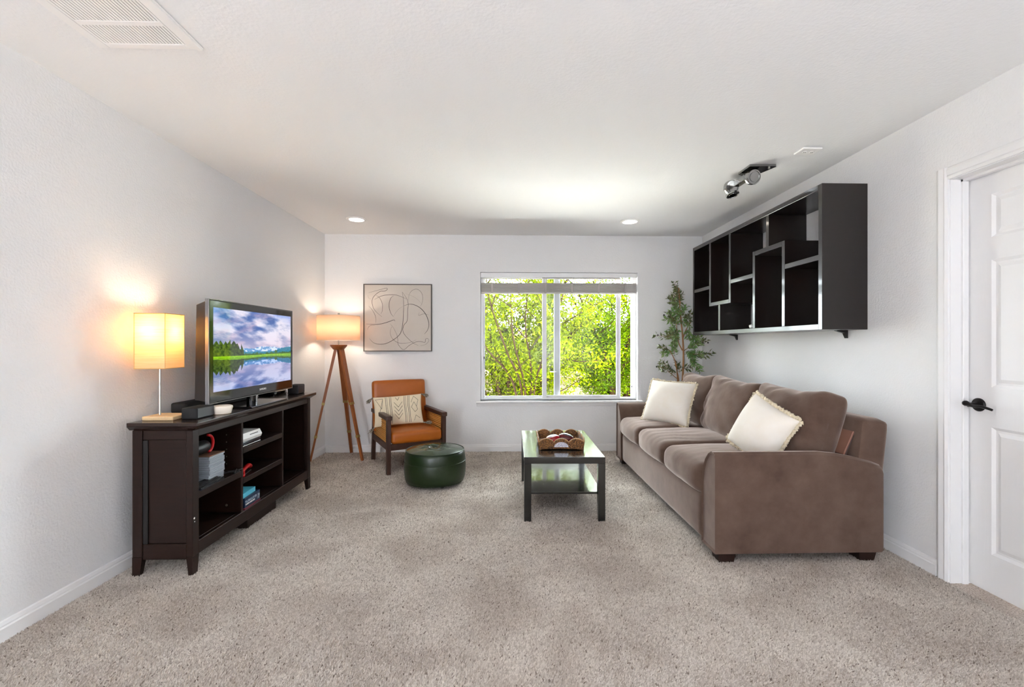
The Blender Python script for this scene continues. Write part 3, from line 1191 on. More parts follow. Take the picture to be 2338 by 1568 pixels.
for k in range(5):
    lathe(bm, [(0, 0), (.0035, 0), (.0035, .002), (0, .002)], 8, mtx=Matrix.Translation((.06, d1 - .0105, .47 + .045 * k)) @ Matrix.Rotation(R(90), 4, 'X'))
obj('shelf_pin_holes', bm, nickel_m, con)['kind'] = 'stuff'
for (z, r) in ((.213, .008), ):
    bm = bm_new()
    lathe(bm, [(0, 0), (r, 0), (r * .8, .004), (0, .004)], 10, mtx=Matrix.Translation((.06, d1 - .0105, z)) @ Matrix.Rotation(R(90), 4, 'X'))
    obj('cam_bolt', bm, nickel_m, con)
bm = bm_new()
for (yy, zz, r) in ((ny + .013, .298, .006), (ny + .016, .279, .0035)):
    lathe(bm, [(0, 0), (r, 0), (0, .0012)], 7, mtx=Matrix.Translation((fx, yy, zz)) @ Matrix.Rotation(R(90), 4, 'Y'))
obj('paint_chip', bm, white_m, con)
TOP = .803

# ---------------------------------------------------------------- television
tv = thing('television', 'flat screen television showing a mountain lake on the dark console', 'television', (-1.70, 3.169, TOP), R(-0.8))
# local: screen faces +x, width along y, z from 0 at the console top
hw, z0, z1 = .499, .066, .668
bm = bm_new()
box(bm, -.014, .012, -hw, hw, z0, z1, .004, 2)
obj('bezel', bm, blackgloss_m, tv)
bm = bm_new()
hexa(bm, [(-.085, -hw + .02, z0 + .02), (-.012, -hw + .006, z0 + .01), (-.012, hw - .006, z0 + .01), (-.085, hw - .02, z0 + .02)],
     [(-.075, -hw + .02, z1 - .03), (-.012, -hw + .006, z1 - .008), (-.012, hw - .006, z1 - .008), (-.075, hw - .02, z1 - .03)])
obj('back_housing', bm, mat('tv_back', '#262322', 0.4), tv)
bm = bm_new()
t = .006
for b in ((-hw - t, -hw, z0 - t, z1 + t), (hw, hw + t, z0 - t, z1 + t), (-hw, hw, z0 - t, z0), (-hw, hw, z1, z1 + t)):
    box(bm, -.010, .013, b[0], b[1], b[2], b[3], .002, 1)
obj('clear_edge', bm, mat('clear_acrylic_edge', '#8f8f90', 0.12, metal=0.7), tv)


def lake_picture(s, tt):
    """mountain lake at dusk; s across, tt down"""
    out = np.zeros((s.size, 3))
    horizon = .600 + .006 * np.sin(s * 7)
    mir = tt > horizon
    tm = np.where(mir, horizon - (tt - horizon) * 1.02, tt)
    x = s + np.where(mir, (fbm(s * 4, tt * 90, 31) - .5) * .012, 0)
    # cloudy sky
    a = fbm(x * 3.2 + tm * 2.2, tm * 7.5 - x * 2.2, 5, 6)
    b = fbm(x * 5 - 3, tm * 12 + x * 3, 9, 5)
    dark = np.clip((a - .36) * 4.4, 0, 1)[:, None]
    blue, grey = np.array([.20, .36, .72]), np.array([.12, .17, .28])
    white, pink = np.array([.86, .84, .90]), np.array([.80, .56, .62])
    sky = white * (1 - dark) + (grey * .55 + blue * .45) * dark
    wp = np.clip((b - .5) * 4, 0, 1)[:, None]
    sky = sky * (1 - wp * .6) + (pink * .6 + white * .4) * wp * .6
    low = np.clip((tm - .22) / .25, 0, 1)[:, None]
    sky = sky * (1 - low * .55) + (white * .7 + pink * .3) * low * .55
    deep = np.clip((.30 - tm) * 3, 0, 1)[:, None] * np.clip((fbm(x * 2.4, tm * 4, 41) - .42) * 5, 0, 1)[:, None]
    sky = sky * (1 - deep * .6) + np.array([.22, .38, .74]) * deep * .6
    out[:] = sky
    # mountains
    mt = .505 - .07 * np.clip(fbm(x * 6 + 2, x * 0 + .5, 12, 5) - .25, 0, 1) * np.clip((x - .2) * 6, 0, 1) * 1.4
    k = tm > mt
    snow = (fbm(x * 34, tm * 46, 14) > .53)[:, None]
    out[k] = np.where(snow[k], np.array([.80, .86, .95]), np.array([.30, .48, .68]))
    hill = .535 - .07 * np.clip(fbm(x * 3 + 7, x * 0 + 2.5, 17, 3) - .35, 0, 1) - .05 * np.clip((x - .72) * 4, 0, 1)
    k = tm > hill
    out[k] = np.array([.12, .36, .46]) + (fbm(x[k] * 40, tm[k] * 60, 19) - .5)[:, None] * .2
    # far trees
    tl = .572 - .035 * fbm(x * 60, x * 0 + 4, 23, 2) - .03 * (np.abs(x - .76) < .022)
    k = tm > tl
    out[k] = np.array([.13, .24, .09]) + (fbm(x[k] * 90, tm[k] * 50, 25) - .5)[:, None] * .22
    # big pine stand on the left
    sp = np.abs(((x * 17 + .3 * np.floor(x * 17) % 1) % 1) - .5) * 2
    ptop = .36 + .07 * vnoise(np.floor(x * 17) * 1.7, x * 0 + .3, 3) + sp * .05 + np.clip(x - .24, 0, 1) * 1.1
    k = (tm > ptop) & (x < .325 + .015 * (tm - .5))
    nn = fbm(x[k] * 60, tm[k] * 40, 27)
    out[k] = np.array([.10, .15, .06]) + (nn - .42)[:, None] * np.array([.42, .44, .16])
    # bright grass shore
    k = (tm > .583 - .012 * np.clip(x * 3 - 1, 0, 1) * fbm(x * 20, x * 0, 33))
    out[k] = np.array([.40, .60, .10]) + (fbm(x[k] * 50, tm[k] * 120, 29) - .5)[:, None] * .4
    # water a touch darker and bluer
    out[mir] = out[mir] * np.array([.80, .84, .92])
    out = np.clip(out, 0.003, 1)
    grey = out.mean(1)[:, None]
    return np.clip(grey + (out - grey) * 1.3, .002, 1) ** 1.6


nx, nz = 300, 170
sy0, sy1, sz0, sz1 = -hw + .034, hw - .026, z0 + .062, z1 - .042
ss_, tt_ = np.meshgrid(np.linspace(0, 1, nx), np.linspace(0, 1, nz))
ss_, tt_ = ss_.ravel(), tt_.ravel()
V = np.stack([np.full(ss_.size, .0128), sy0 + (sy1 - sy0) * ss_, sz1 - (sz1 - sz0) * tt_], 1)
I = np.arange(nx * nz).reshape(nz, nx)
Fq = np.stack([I[:-1, :-1].ravel(), I[1:, :-1].ravel(), I[1:, 1:].ravel(), I[:-1, 1:].ravel()], 1)
screen_m = mat('screen_picture', '#050505', 0.04, spec=0.6, coat=0.4, attr='col', emit=0.80)
screen_m.cycles.emission_sampling = 'NONE'      # thousands of tiny picture cells: found by bounced rays instead
sc_ = npmesh('screen', V, Fq, screen_m, tv, colors=lake_picture(ss_, tt_))
sc_['label'] = 'lit screen with a lake, pines and cloudy sky'
cu = bpy.data.curves.new('logo', 'FONT')
cu.body = 'SAMSUNG'
cu.size = .019
cu.extrude = .0004
cu.align_x = 'CENTER'
cu.materials.append(white_m)
_to = bpy.data.objects.new('text_source', cu)
COL.objects.link(_to)
_dg = bpy.context.evaluated_depsgraph_get()
_me = bpy.data.meshes.new_from_object(_to.evaluated_get(_dg))
bpy.data.objects.remove(_to)
lg = bpy.data.objects.new('logo_lettering', _me)
COL.objects.link(lg)
lg.parent = tv
lg.location = (.0126, .07, z0 + .024)
lg.rotation_euler = (R(90), 0, R(90))
bm = bm_new()
tube(bm, [(-.03, .0, .012), (-.03, .0, z0 + .05)], .028, 20)
obj('neck', bm, blackgloss_m, tv, smooth='auto')
bm = bm_new()
tube(bm, [(.006, .0, .012), (.006, .0, z0 + .0)], .006, 12)
obj('chrome_stem', bm, chrome_m, tv, smooth='auto')
bm = bm_new()
box(bm, -.10, .105, -.23, .23, 0, .011, .004, 2)
obj('glass_foot', bm, blackgloss_m, tv)

# ---------------------------------------------------------------- things on the console top
lamp = thing('table_lamp', 'small lamp with square yellow paper shade on the console', 'table lamp', (-1.885, 2.55, TOP), R(0))
bm = bm_new()
box(bm, -.048, .115, -.065, .075, 0, .022, .004, 2)
obj('base', bm, mat('pale_lamp_wood', '#dcbf94', 0.5, var=(14, 0.3, '#cfae80'), stretch=(8, 1, 8)), lamp)
bm = bm_new()
tube(bm, [(0, 0, .022), (0, 0, .45)], .0045, 10)
obj('pole', bm, nickel_m, lamp, smooth='auto')
bm = bm_new()
lathe(bm, [(0, .40), (.014, .40), (.016, .44), (0, .44)], 16)
obj('socket', bm, white_m, lamp)
bm = bm_new()
lathe(bm, [(0, .44), (.014, .445), (.03, .475), (.030, .495), (.018, .515), (0, .522)], 20)
obj('bulb', bm, emission('lamp_bulb_warm', '#ffe6c8', 80.0), lamp, smooth=True)
paper_m = mixmat('rice_paper', 'shade', '#f3e6c8', '#fbe2b6', 0.64, noise=((8, 8, 260), '#efcd90'))
bm = bm_new()
hs, sz_a, sz_b, rot = .078, .279, .574, R(2.5)
cs = [(hs, hs), (-hs, hs), (-hs, -hs), (hs, -hs)]
rc = [(x * math.cos(rot) - y * math.sin(rot), x * math.sin(rot) + y * math.cos(rot)) for x, y in cs]
lo = [bm.verts.new((x, y, sz_a)) for x, y in rc]
hi = [bm.verts.new((x, y, sz_b)) for x, y in rc]
for k in range(4):
    bm.faces.new((lo[k], lo[(k + 1) % 4], hi[(k + 1) % 4], hi[k]))
sh = obj('shade', bm, paper_m, lamp)
sh.modifiers.new('thick', 'SOLIDIFY').thickness = .0012
bm = bm_new()
for z in (sz_a, sz_b):
    q = [(x * 1.01, y * 1.01, z) for x, y in rc]
    for k in range(4):
        tube(bm, [q[k], q[(k + 1) % 4]], .0022, 6)
for x, y in rc:
    tube(bm, [(x, y, sz_a), (x, y, sz_b)], .0016, 6)
tube(bm, [(rc[0][0], rc[0][1], sz_a + .12), (0, 0, sz_a + .12), (rc[2][0], rc[2][1], sz_a + .12)], .0015, 6)
obj('shade_frame', bm, mat('shade_wire', '#caa868', 0.6), lamp)
bm = bm_new()
tube(bm, smooth_pts([(-.02, .06, .004), (-.03, .12, .003), (.04, .14, .003), (.075, .16, .003)], 6), .0028, 6)
obj('lamp_cord', bm, white_m, lamp, smooth=True)


def boxy(name, label, cat, loc, sx, sy, sz, m, bev=.006, rz=0.0, group=None):
    t = thing(name, label, cat, loc, rz, group)
    bm = bm_new()
    box(bm, -sx / 2, sx / 2, -sy / 2, sy / 2, 0, sz, bev, 3)
    obj('body', bm, m, t, smooth='auto')
    return t


t = boxy('sound_bar', 'long black sound bar lying behind the television', 'sound bar', (-1.925, 3.13, TOP), .085, .78, .062, speaker_m, .012)
bm = bm_new()
box(bm, .0405, .0435, -.37, .37, .008, .054, .001, 1)
obj('front_grille', bm, speaker_m, t)
t = boxy('surround_speaker', 'black box speaker beside the paper-shaded lamp', 'speaker', (-1.712, 2.60, TOP), .085, .15, .062, speaker_m, .007, group='small black speakers on the console')
bm = bm_new()
box(bm, .0405, .0438, -.07, .07, .005, .057, .002, 1)
obj('front_grille', bm, mat('speaker_blue_sheen', '#20242c', 0.35), t)
t = boxy('surround_speaker', 'black box speaker at the far end of the console', 'speaker', (-1.722, 3.83, TOP), .085, .13, .075, speaker_m, .007, group='small black speakers on the console')
bm = bm_new()
box(bm, .0405, .0438, -.06, .06, .005, .07, .002, 1)
obj('front_grille', bm, mat('speaker_blue_sheen'), t)
t = boxy('set_top_box', 'low black set top box under the right end of the television', 'set top box', (-1.86, 3.72, TOP), .14, .19, .036, blackgloss_m, .008)
bm = bm_new()
tube(bm, smooth_pts([(.05, -.09, .012), (.09, -.17, .004), (.06, -.26, .004), (.0, -.33, .004)], 6), .0025, 6)
obj('power_cable', bm, black_m, t, smooth=True)
puck = thing('smart_speaker', 'round white smart speaker puck on the console', 'smart speaker', (-1.66, 2.73, TOP))
bm = bm_new()
lathe(bm, [(0, 0), (.042, 0), (.047, .004), (.056, .040), (.054, .046), (.048, .049), (0, .050)], 40)
obj('body', bm, mat('puck_white', '#efe3d2', 0.5), puck, smooth='auto')
bm = bm_new()
lathe(bm, [(.0425, .0015), (.0478, .0025), (.0478, .0045), (.0425, .0040)], 40)
obj('base_ring', bm, mat('puck_base', '#cdb490', 0.5), puck, smooth='auto')

# ---------------------------------------------------------------- things inside the console
S1, S2, S3, SB = .426, .562, .372, .165
# stack of clear disc cases
grp = 'stack of clear disc cases'
for k in range(12):
    t = thing('disc_case', ('topmost clear disc case in the console stack' if k == 11 else 'bottom clear disc case in the console stack' if k == 0 else 'clear plastic disc case within the stack on the near console shelf'), 'disc case', (-1.735 + random.uniform(-.003, .003), 2.70 + random.uniform(-.003, .003), S1 + .0005 + k * .0125), random.uniform(-.02, .02), grp)
    bm = bm_new()
    box(bm, -.066, .066, -.070, .070, .0, .0050, .0008, 1)
    obj('tray', bm, mat('case_clear', '#b9c1cb', 0.18, spec=0.7), t)
    bm = bm_new()
    box(bm, -.066, .066, -.070, .070, .0068, .0112, .0008, 1)
    obj('lid', bm, mat('case_clear') if k < 11 else mat('case_cover', '#8b6f5c', 0.2), t)
    bm = bm_new()
    box(bm, -.062, .062, -.066, .066, .0048, .007)
    obj('insert', bm, mat('case_insert', '#554a45', 0.7), t)
# red and dark coil on top
t = thing('red_headband', 'dark roll with a glossy red band atop the disc cases', 'headphones', (-1.735, 2.655, S1 + .1515))
bm = bm_new()
tube(bm, [(.02, .03 + .05 * math.cos(a), .058 + .05 * math.sin(a)) for a in np.linspace(-1.35, 1.55, 20)], .008, 10)
obj('red_band', bm, red_m, t, smooth=True)
bm = bm_new()
lathe(bm, [(0, -.06), (.034, -.06), (.038, -.05), (.038, .05), (.034, .06), (0, .06)], 24, mtx=Matrix.Translation((-.01, -.005, .0395)) @ Matrix.Rotation(R(90), 4, 'X'))
obj('dark_pad', bm, black_m, t, smooth='auto')
# keyboard on the near shelf
kb = thing('keyboard', 'small black keyboard lying before the disc cases on the near console shelf', 'keyboard', (-1.648, 2.605, S1 + .0005), R(3))
bm = bm_new()
hexa(bm, [(-.05, -.12, 0), (.022, -.12, 0), (.022, .10, 0), (-.05, .10, 0)], [(-.05, -.12, .018), (.022, -.12, .009), (.022, .10, .009), (-.05, .10, .018)])
obj('case', bm, mat('keyboard_case', '#23262c', 0.25), kb)
bm = bm_new()
box(bm, -.0055, .0055, -.0055, .0055, 0, .004, .001, 1)
key0 = obj('key', bm, black_m, kb, loc=(-.043, -.112, .0175), rot=(0, R(7), 0))
for r in range(5):
    for c in range(16):
        if r or c:
            share(key0, kb, (-.043 + r * .0138, -.112 + c * .0136, .0172 - r * .0018), (0, R(7), 0))
gp = thing('tangled_cable', 'black cable bundle beside the keyboard in the console', 'cable', (-1.65, 2.815, S1 + .003))
bm = bm_new()
rs = random.Random(4)
for k in range(3):
    pts = smooth_pts([(rs.uniform(-.05, .05), rs.uniform(-.05, .05), rs.uniform(.002, .02)) for _ in range(6)], 5)
    tube(bm, pts, .0035, 6)
obj('cable', bm, black_m, gp, smooth=True)

# game console, white on black box (middle bay, top shelf)
t = boxy('disc_player', 'slim black disc player beneath the white game console', 'disc player', (-1.725, 3.01, S2 + .0005), .17, .22, .030, mat('player_navy', '#1b2230', 0.2, spec=0.6), .003)
bm = bm_new()
box(bm, .0845, .0865, -.105, .105, .004, .008)
obj('silver_strip', bm, white_m, t)
gc = thing('game_console', 'white game console with a dark slot on the middle console shelf', 'game console', (-1.725, 3.015, S2 + .0315))
bm = bm_new()
prism(bm, [(-.085, 0), (.082, .0), (.09, .018), (.074, .05), (-.085, .05)], 'y', -.11, .115)
obj('body', bm, white_m, gc)
bm = bm_new()
box(bm, .0815, .0835, -.02, .075, .032, .036, mtx=None)
obj('disc_slot', bm, black_m, gc)
# red device on the second middle shelf
rd = thing('red_stapler', 'glossy red stapler on the middle console shelf', 'stapler', (-1.68, 3.005, S3 + .0005), R(12))
bm = bm_new()
pts = smooth_pts([(0, -.09, .02), (0, -.04, .028), (0, .02, .036), (0, .07, .036), (0, .088, .026)], 6)
tube(bm, pts, [.010 + .008 * (i / len(pts)) for i in range(len(pts))], 12, flat=.8)
obj('upper_arm', bm, red_m, rd, smooth=True)
bm = bm_new()
box(bm, -.014, .014, -.10, .08, 0, .008, .003, 2)
obj('base', bm, black_m, rd)
bm = bm_new()
pts = smooth_pts([(0, -.03, .026), (.012, -.07, .016), (.022, -.10, .012)], 5)
tube(bm, pts, .010, 10)
obj('handle', bm, red_m, rd, smooth=True)
# books / boxes at the bottom
bk = thing('boxed_game', 'dark blue boxed set with white lettering band on the lowest console shelf', 'box', (-1.71, 3.0, SB + .0005), R(2))
bm = bm_new()
box(bm, -.075, .075, -.085, .105, .012, .072, .002, 1)
obj('case', bm, mat('box_navy', '#12304f', 0.3), bk)
bm = bm_new()
box(bm, -.078, .078, -.088, .107, .0, .012, .001, 1)
obj('red_trim', bm, mat('box_red_edge', '#6b2736', 0.4), bk)
bm = bm_new()
for k in range(9):
    box(bm, .0748, .0762, -.075 + k * .0125, -.068 + k * .0125 + .002 * (k % 3), .026, .034)
obj('title_print', bm, white_m, bk)
bm = bm_new()
box(bm, .0748, .0762, .07, .10, .02, .055)
obj('cover_print', bm, mat('print_pale', '#9aa6b4', 0.4, var=(120, .1, '#3f4c5e')), bk)
bm = bm_new()
box(bm, .0748, .0760, -.08, .06, .040, .055)
obj('cover_art', bm, mat('print_blue', '#31506e', 0.4, var=(90, .08, '#a9b9c8')), bk)
b2 = thing('paperback_book', 'pale cyan book lying on the dark blue boxed set', 'book', (-1.715, 2.99, SB + .073), R(4))
bm = bm_new()
box(bm, -.07, .07, -.085, .08, 0, .003, .001, 1)
box(bm, -.07, .07, -.085, .08, .027, .030, .001, 1)
box(bm, .067, .07, -.085, .08, .002, .028)
obj('cover', bm, mat('book_cyan', '#59c1dc', 0.4), b2)
bm = bm_new()
box(bm, -.066, .067, -.082, .077, .003, .027)
obj('pages', bm, mat('paper', '#e9e4d8', 0.8), b2)

# ------------------------------------------------------------------ tripod floor lamp
TL = (-1.735, 4.84)
tl = thing('tripod_floor_lamp', 'teak tripod floor lamp with a cream drum shade in the corner', 'floor lamp', (TL[0], TL[1], 0))
bm = bm_new()
lathe(bm, [(0, 1.155), (.055, 1.155), (.062, 1.165), (.084, 1.19), (.086, 1.205), (.0, 1.205)], 28)
obj('hub', bm, teak_m, tl, smooth='auto')
feet = [(-.255, -.10), (.045, .272), (.272, -.075)]
for fx_, fy_ in feet:
    d = Vector((fx_, fy_, 0)).normalized()
    top = Vector((d.x * .03, d.y * .03, 1.165))
    bot = Vector((fx_, fy_, 0.0))
    ax = (bot - top)

    def beam(bm, t0, t1, w0, w1, th0, th1):
        side = ax.cross(d).normalized()
        if side.length < .1:
            side = Vector((-d.y, d.x, 0))
        out = side.cross(ax).normalized()
        p0, p1 = top + ax * t0, top + ax * t1
        q = []
        for p, w, th in ((p1, w1, th1), (p0, w0, th0)):
            q.append([p + side * (sx * w) + out * (sy * th) for sx, sy in ((-1, -1), (1, -1), (1, 1), (-1, 1))])
        hexa(bm, q[0], q[1])
    bm = bm_new()
    beam(bm, 0, .5, .030, .025, .014, .013)
    lg_ = obj('leg', bm, teak_m, tl)
    bm = bm_new()
    beam(bm, .47, .999, .019, .013, .011, .010)
    obj('lower_leg', bm, teak_m, lg_)
    for tt in (.48, .77):
        bm = bm_new()
        beam(bm, tt, tt + .022, .0272 if tt < .6 else .0182, .0272 if tt < .6 else .0182, .0148, .0148)
        obj('brass_clamp', bm, brass_m, lg_)
bm = bm_new()
tube(bm, [(0, 0, 1.2), (0, 0, 1.535)], .006, 10)
tube(bm, [(0, 0, 1.515), (0, 0, 1.54)], .009, 10)
obj('stem', bm, nickel_m, tl, smooth='auto')
bm = bm_new()
lathe(bm, [(0, 1.33), (.018, 1.335), (.042, 1.37), (.042, 1.395), (.02, 1.42), (0, 1.425)], 20, c=(.0, 0, 0))
obj('bulb', bm, emission('floor_bulb_warm', '#ffeeda', 62.0), tl, smooth=True)
drum_m = mixmat('drum_linen', 'shade', '#f0e4d4', '#f9dcc0', 0.6)
bm = bm_new()
SEG, rr = 56, .214
lo = [bm.verts.new((rr * math.cos(2 * math.pi * k / SEG), rr * math.sin(2 * math.pi * k / SEG), 1.252)) for k in range(SEG)]
hi = [bm.verts.new((rr * math.cos(2 * math.pi * k / SEG), rr * math.sin(2 * math.pi * k / SEG), 1.508)) for k in range(SEG)]
for k in range(SEG):
    bm.faces.new((lo[k], lo[(k + 1) % SEG], hi[(k + 1) % SEG], hi[k]))
sh = obj('shade', bm, drum_m, tl, smooth=True)
sh.modifiers.new('thick', 'SOLIDIFY').thickness = .0015
bm = bm_new()
for z in (1.252, 1.508):
    tube(bm, [(rr * math.cos(2 * math.pi * k / SEG), rr * math.sin(2 * math.pi * k / SEG), z) for k in range(SEG + 1)], .0025, 6, cap=False)
for k in range(3):
    a = k * 2.094
    tube(bm, [(0, 0, 1.505), (rr * math.cos(a), rr * math.sin(a), 1.505)], .002, 6)
obj('shade_frame', bm, mat('shade_ring', '#e2d6c4', 0.6), tl)

# ------------------------------------------------------------------ wall art
art = thing('framed_line_art', 'square framed canvas of black looping lines on beige', 'painting', (-1.18, YB - .032, 1.506))
AW, AH = .757 / 2, .752 / 2
bm = bm_new()
box(bm, -AW + .006, AW - .006, .004, .0315, -AH + .006, AH - .006)
obj('canvas', bm, canvas_m, art)
frame_m = mat('art_frame', '#5a534c', 0.5)
for nm, b in (('frame_side', (-AW, -AW + .010, -AH, AH)), ('frame_side', (AW - .010, AW, -AH, AH)), ('frame_side', (-AW + .010, AW - .010, -AH, -AH + .010)), ('frame_side', (-AW + .010, AW - .010, AH - .010, AH))):
    bm = bm_new()
    box(bm, b[0], b[1], -.004, .0315, b[2], b[3], .001, 1)
    obj(nm, bm, frame_m, art)
strokes = [
    (1.0, [(180, 560), (240, 625), (290, 710), (315, 790), (315, 885)]),
    (1.7, [(135, 903), (260, 912), (380, 908), (500, 880), (600, 845), (660, 825), (680, 850)]),
    (.8, [(155, 1015), (180, 960), (230, 928), (295, 930)]),
    (1.5, [(195, 1180), (260, 1250), (330, 1280), (420, 1287), (520, 1270), (620, 1220), (720, 1150), (790, 1060), (825, 900), (838, 700), (845, 560), (835, 420), (818, 295)]),
    (1.3, [(818, 295), (870, 370), (915, 450), (930, 540), (920, 650), (908, 840), (850, 920), (828, 1000), (840, 1070), (890, 1140), (950, 1200), (1030, 1270), (1120, 1310)]),
    (1.3, [(290, 440), (370, 395), (470, 360), (600, 348), (700, 352), (800, 385), (890, 425)]),
    (1.1, [(320, 360), (380, 400), (425, 480), (442, 570), (435, 660), (410, 715)]),
    (1.3, [(430, 765), (340, 690), (275, 610), (245, 500), (260, 410), (320, 340), (400, 285), (480, 280), (530, 250), (525, 225), (480, 230), (330, 270), (180, 310)]),
    (1.4, [(650, 365), (600, 410), (570, 500), (570, 600), (600, 700), (648, 765)]),
    (.6, [(648, 765), (690, 690), (760, 610), (850, 555)]),
    (1.9, [(850, 555), (950, 525), (1050, 540), (1160, 600), (1250, 700), (1305, 820), (1320, 930), (1295, 1020), (1240, 1090)]),
    (.9, [(935, 460), (945, 350), (1000, 270), (1080, 238), (1150, 270), (1195, 340), (1205, 420), (1190, 510), (1155, 570)]),
    (.5, [(870, 320), (980, 360), (1100, 430), (1200, 540)]),
    (.8, [(1140, 680), (1128, 740), (1200, 715), (1260, 712), (1320, 732)]),
    (1.0, [(590, 900), (650, 980), (710, 1100), (730, 1190), (740, 1290), (840, 1390), (950, 1310), (1060, 1250), (1150, 1235), (1245, 1250), (1260, 1190), (1300, 1178), (1318, 1225), (1260, 1290), (1160, 1320)]),
    (.9, [(615, 950), (590, 1050), (610, 1150), (670, 1220), (760, 1265), (860, 1270), (970, 1250), (1080, 1205)]),
    (.5, [(165, 350), (180, 410), (230, 430)]),
]
for wgt, pp in strokes:
    pts = smooth_pts([((x - 730) / 1295 * 2 * AW, .0035, -(y - 784) / 1282 * 2 * AH) for x, y in pp], 7)
    n = len(pts)
    bm = bm_new()
    tube(bm, pts, [.0019 * wgt * (.35 + .65 * math.sin(math.pi * i / (n - 1)) ** .8) for i in range(n)], 6, flat=1)
    for v in bm.verts:
        v.co.y = .0035 + (v.co.y - .0035) * .2
    obj('brush_stroke', bm, ink_m if wgt > .7 else ink2_m, art, smooth=True)


def wobj(name, bm, m, parent, smooth=False):
    """geometry written in room coordinates, handed to a parent"""
    mw = Matrix.LocRotScale(parent.location, parent.rotation_euler.to_quaternion(), None)
    bmesh.ops.transform(bm, matrix=mw.inverted(), verts=bm.verts[:])
    return obj(name, bm, m, parent, smooth)


# ------------------------------------------------------------------ sofa
sofa = thing('sofa', 'taupe three-seat fabric sofa along the right wall', 'sofa', (1.65, 3.57, 0))


def arm(y_out, s):
    """quarter-round arm; s=+1 when the inside lies towards +y"""
    sec = [(0, .058), (0, .30), (0, .575), (.006, .600), (.022, .614), (.045, .613), (.085, .592), (.125, .550), (.155, .49), (.170, .42), (.172, .25), (.172, .058)]
    bm = bm_new()
    st = [(1.172, .88, .012), (1.164, .95, .005), (1.162, 1.0, 0), (1.30, 1, 0), (1.45, 1, 0), (1.6, .999, 0), (1.75, .995, 0), (1.85, .985, 0), (1.95, .955, 0), (2.05, .915, 0), (2.10, .885, 0), (2.112, .87, .008)]
    rings = []
    for x, zs, ins in st:
        r = []
        for dy, z in sec:
            yy = .086 + (dy - .086) * (1 - ins * 5)
            # the end pads bulge a little
            zz = z if z < .3 else .3 + (z - .3) * ((zs - .515) / .485 if zs < .99 and x > 1.7 else 1)
            zz = zz - ins * (1 if z > .3 else -1)
            bul = .006 * math.sin(math.pi * min(1, max(0, (x - 1.16) / .94))) * (1 if .1 < z < .55 else 0)
            r.append(bm.verts.new((x, y_out + s * (yy - bul if dy < .05 else yy), zz)))
        rings.append(r)
    fs = []
    for a, b in zip(rings, rings[1:]):
        for k in range(len(sec)):
            k2 = (k + 1) % len(sec)
            fs.append(bm.faces.new((a[k], a[k2], b[k2], b[k])))
    fs.append(bm.faces.new(rings[0]))
    fs.append(bm.faces.new(list(reversed(rings[-1]))))
    bmesh.ops.recalc_face_normals(bm, faces=fs)
    a = wobj('arm', bm, sofa_m, sofa, 'auto')
    bm = bm_new()
    loop = [(1.162, y_out + s * (dy if dy else -.001), z) for dy, z in sec[1:-1]]
    tube(bm, smooth_pts([(1.161, y_out, .07)] + loop[1:] + [(1.161, y_out + s * .172, .07)], 3), .0045, 7)
    wobj('piping', bm, sofa_m, a, True)
    return a


arm_near = arm(2.475, 1)
arm(4.665, -1)
bm = bm_new()
pts = smooth_pts([(-.018, -.011), (-.010, .007), (-.002, -.006), (.006, .008), (.018, -.004)], 5)
tube(bm, [(1.378 + a, 2.4705, .483 + b) for a, b, *_ in [(p.x, p.y) for p in [Vector((q[0], q[1], 0)) for q in pts]]], .0018, 6)
wobj('loose_thread', bm, mat('thread_dark', '#2a211c', 0.9), arm_near, True)
# seat base
bm = bm_new()
rounded_box(bm, .475, .925, .136, .035, 14, crown=(.014, 0, 0), mtx=Matrix.Translation((1.645, 3.57, .194)))
wobj('seat_base', bm, sofa_m, sofa, True)
# back frame: leaning slab
bm = bm_new()
mm = Matrix.Translation((2.055, 3.57, .43)) @ Matrix.Rotation(R(6), 4, 'Y')
rounded_box(bm, .085, 1.07, .365, .04, 16, crown=(.01, 0, .005), mtx=mm)
wobj('back_frame', bm, sofa_m, sofa, True)


def seat_wrinkle(seed, amp):
    def f(p, u):
        if u[2] < -.2:
            return Vector((0, 0, 0))
        w = math.sin(p.y * 70 + 6 * mnoise.noise(Vector((p.x * 3, p.y * 3, seed)))) * math.exp(-((u[0] + .55) / .5) ** 2)
        return Vector((0, 0, amp * w * max(0, 1 - abs(u[1]) ** 3)))
    return f


for k, (ya, yb) in enumerate(((2.662, 3.258), (3.258, 3.886), (3.886, 4.478))):
    bm = bm_new()
    rounded_box(bm, .415, (yb - ya) / 2 - .001, .088, .062, 26, crown=(.02, .0, .030), wob=.006, wscale=5, seed=k * 3.1,
                wrinkle=seat_wrinkle(k * 2.0, .005 if k == 1 else .0016), mtx=Matrix.Translation((1.562, (ya + yb) / 2, .408)))
    wobj('seat_cushion', bm, sofa_m, sofa, True)


def back_wrinkle(seed):
    def f(p, u):
        # local x thickness, y width, z height: folds running in from the side seams
        w = math.sin(p.z * 42 + p.y * 22 * math.copysign(1, u[1]) + 5 * mnoise.noise(Vector((p.y * 4, p.z * 4, seed))))
        a = (abs(u[1]) ** 2.2) * max(0, 1 - abs(u[2]) ** 4) + .3 * max(0, u[2]) ** 2
        ear = max(0, abs(u[1]) - .6) * max(0, u[2] - .5) * 5     # upper corners stand up a little
        sag = -.02 * max(0, 1 - abs(u[1]) ** 2) * max(0, u[2])
        return Vector(((-.012 * w * a if u[0] < 0 else 0) - .02 * ear * u[0], .02 * ear * u[1], .005 * w * max(0, u[2]) ** 3 + .022 * ear - sag * -.4))
    return f


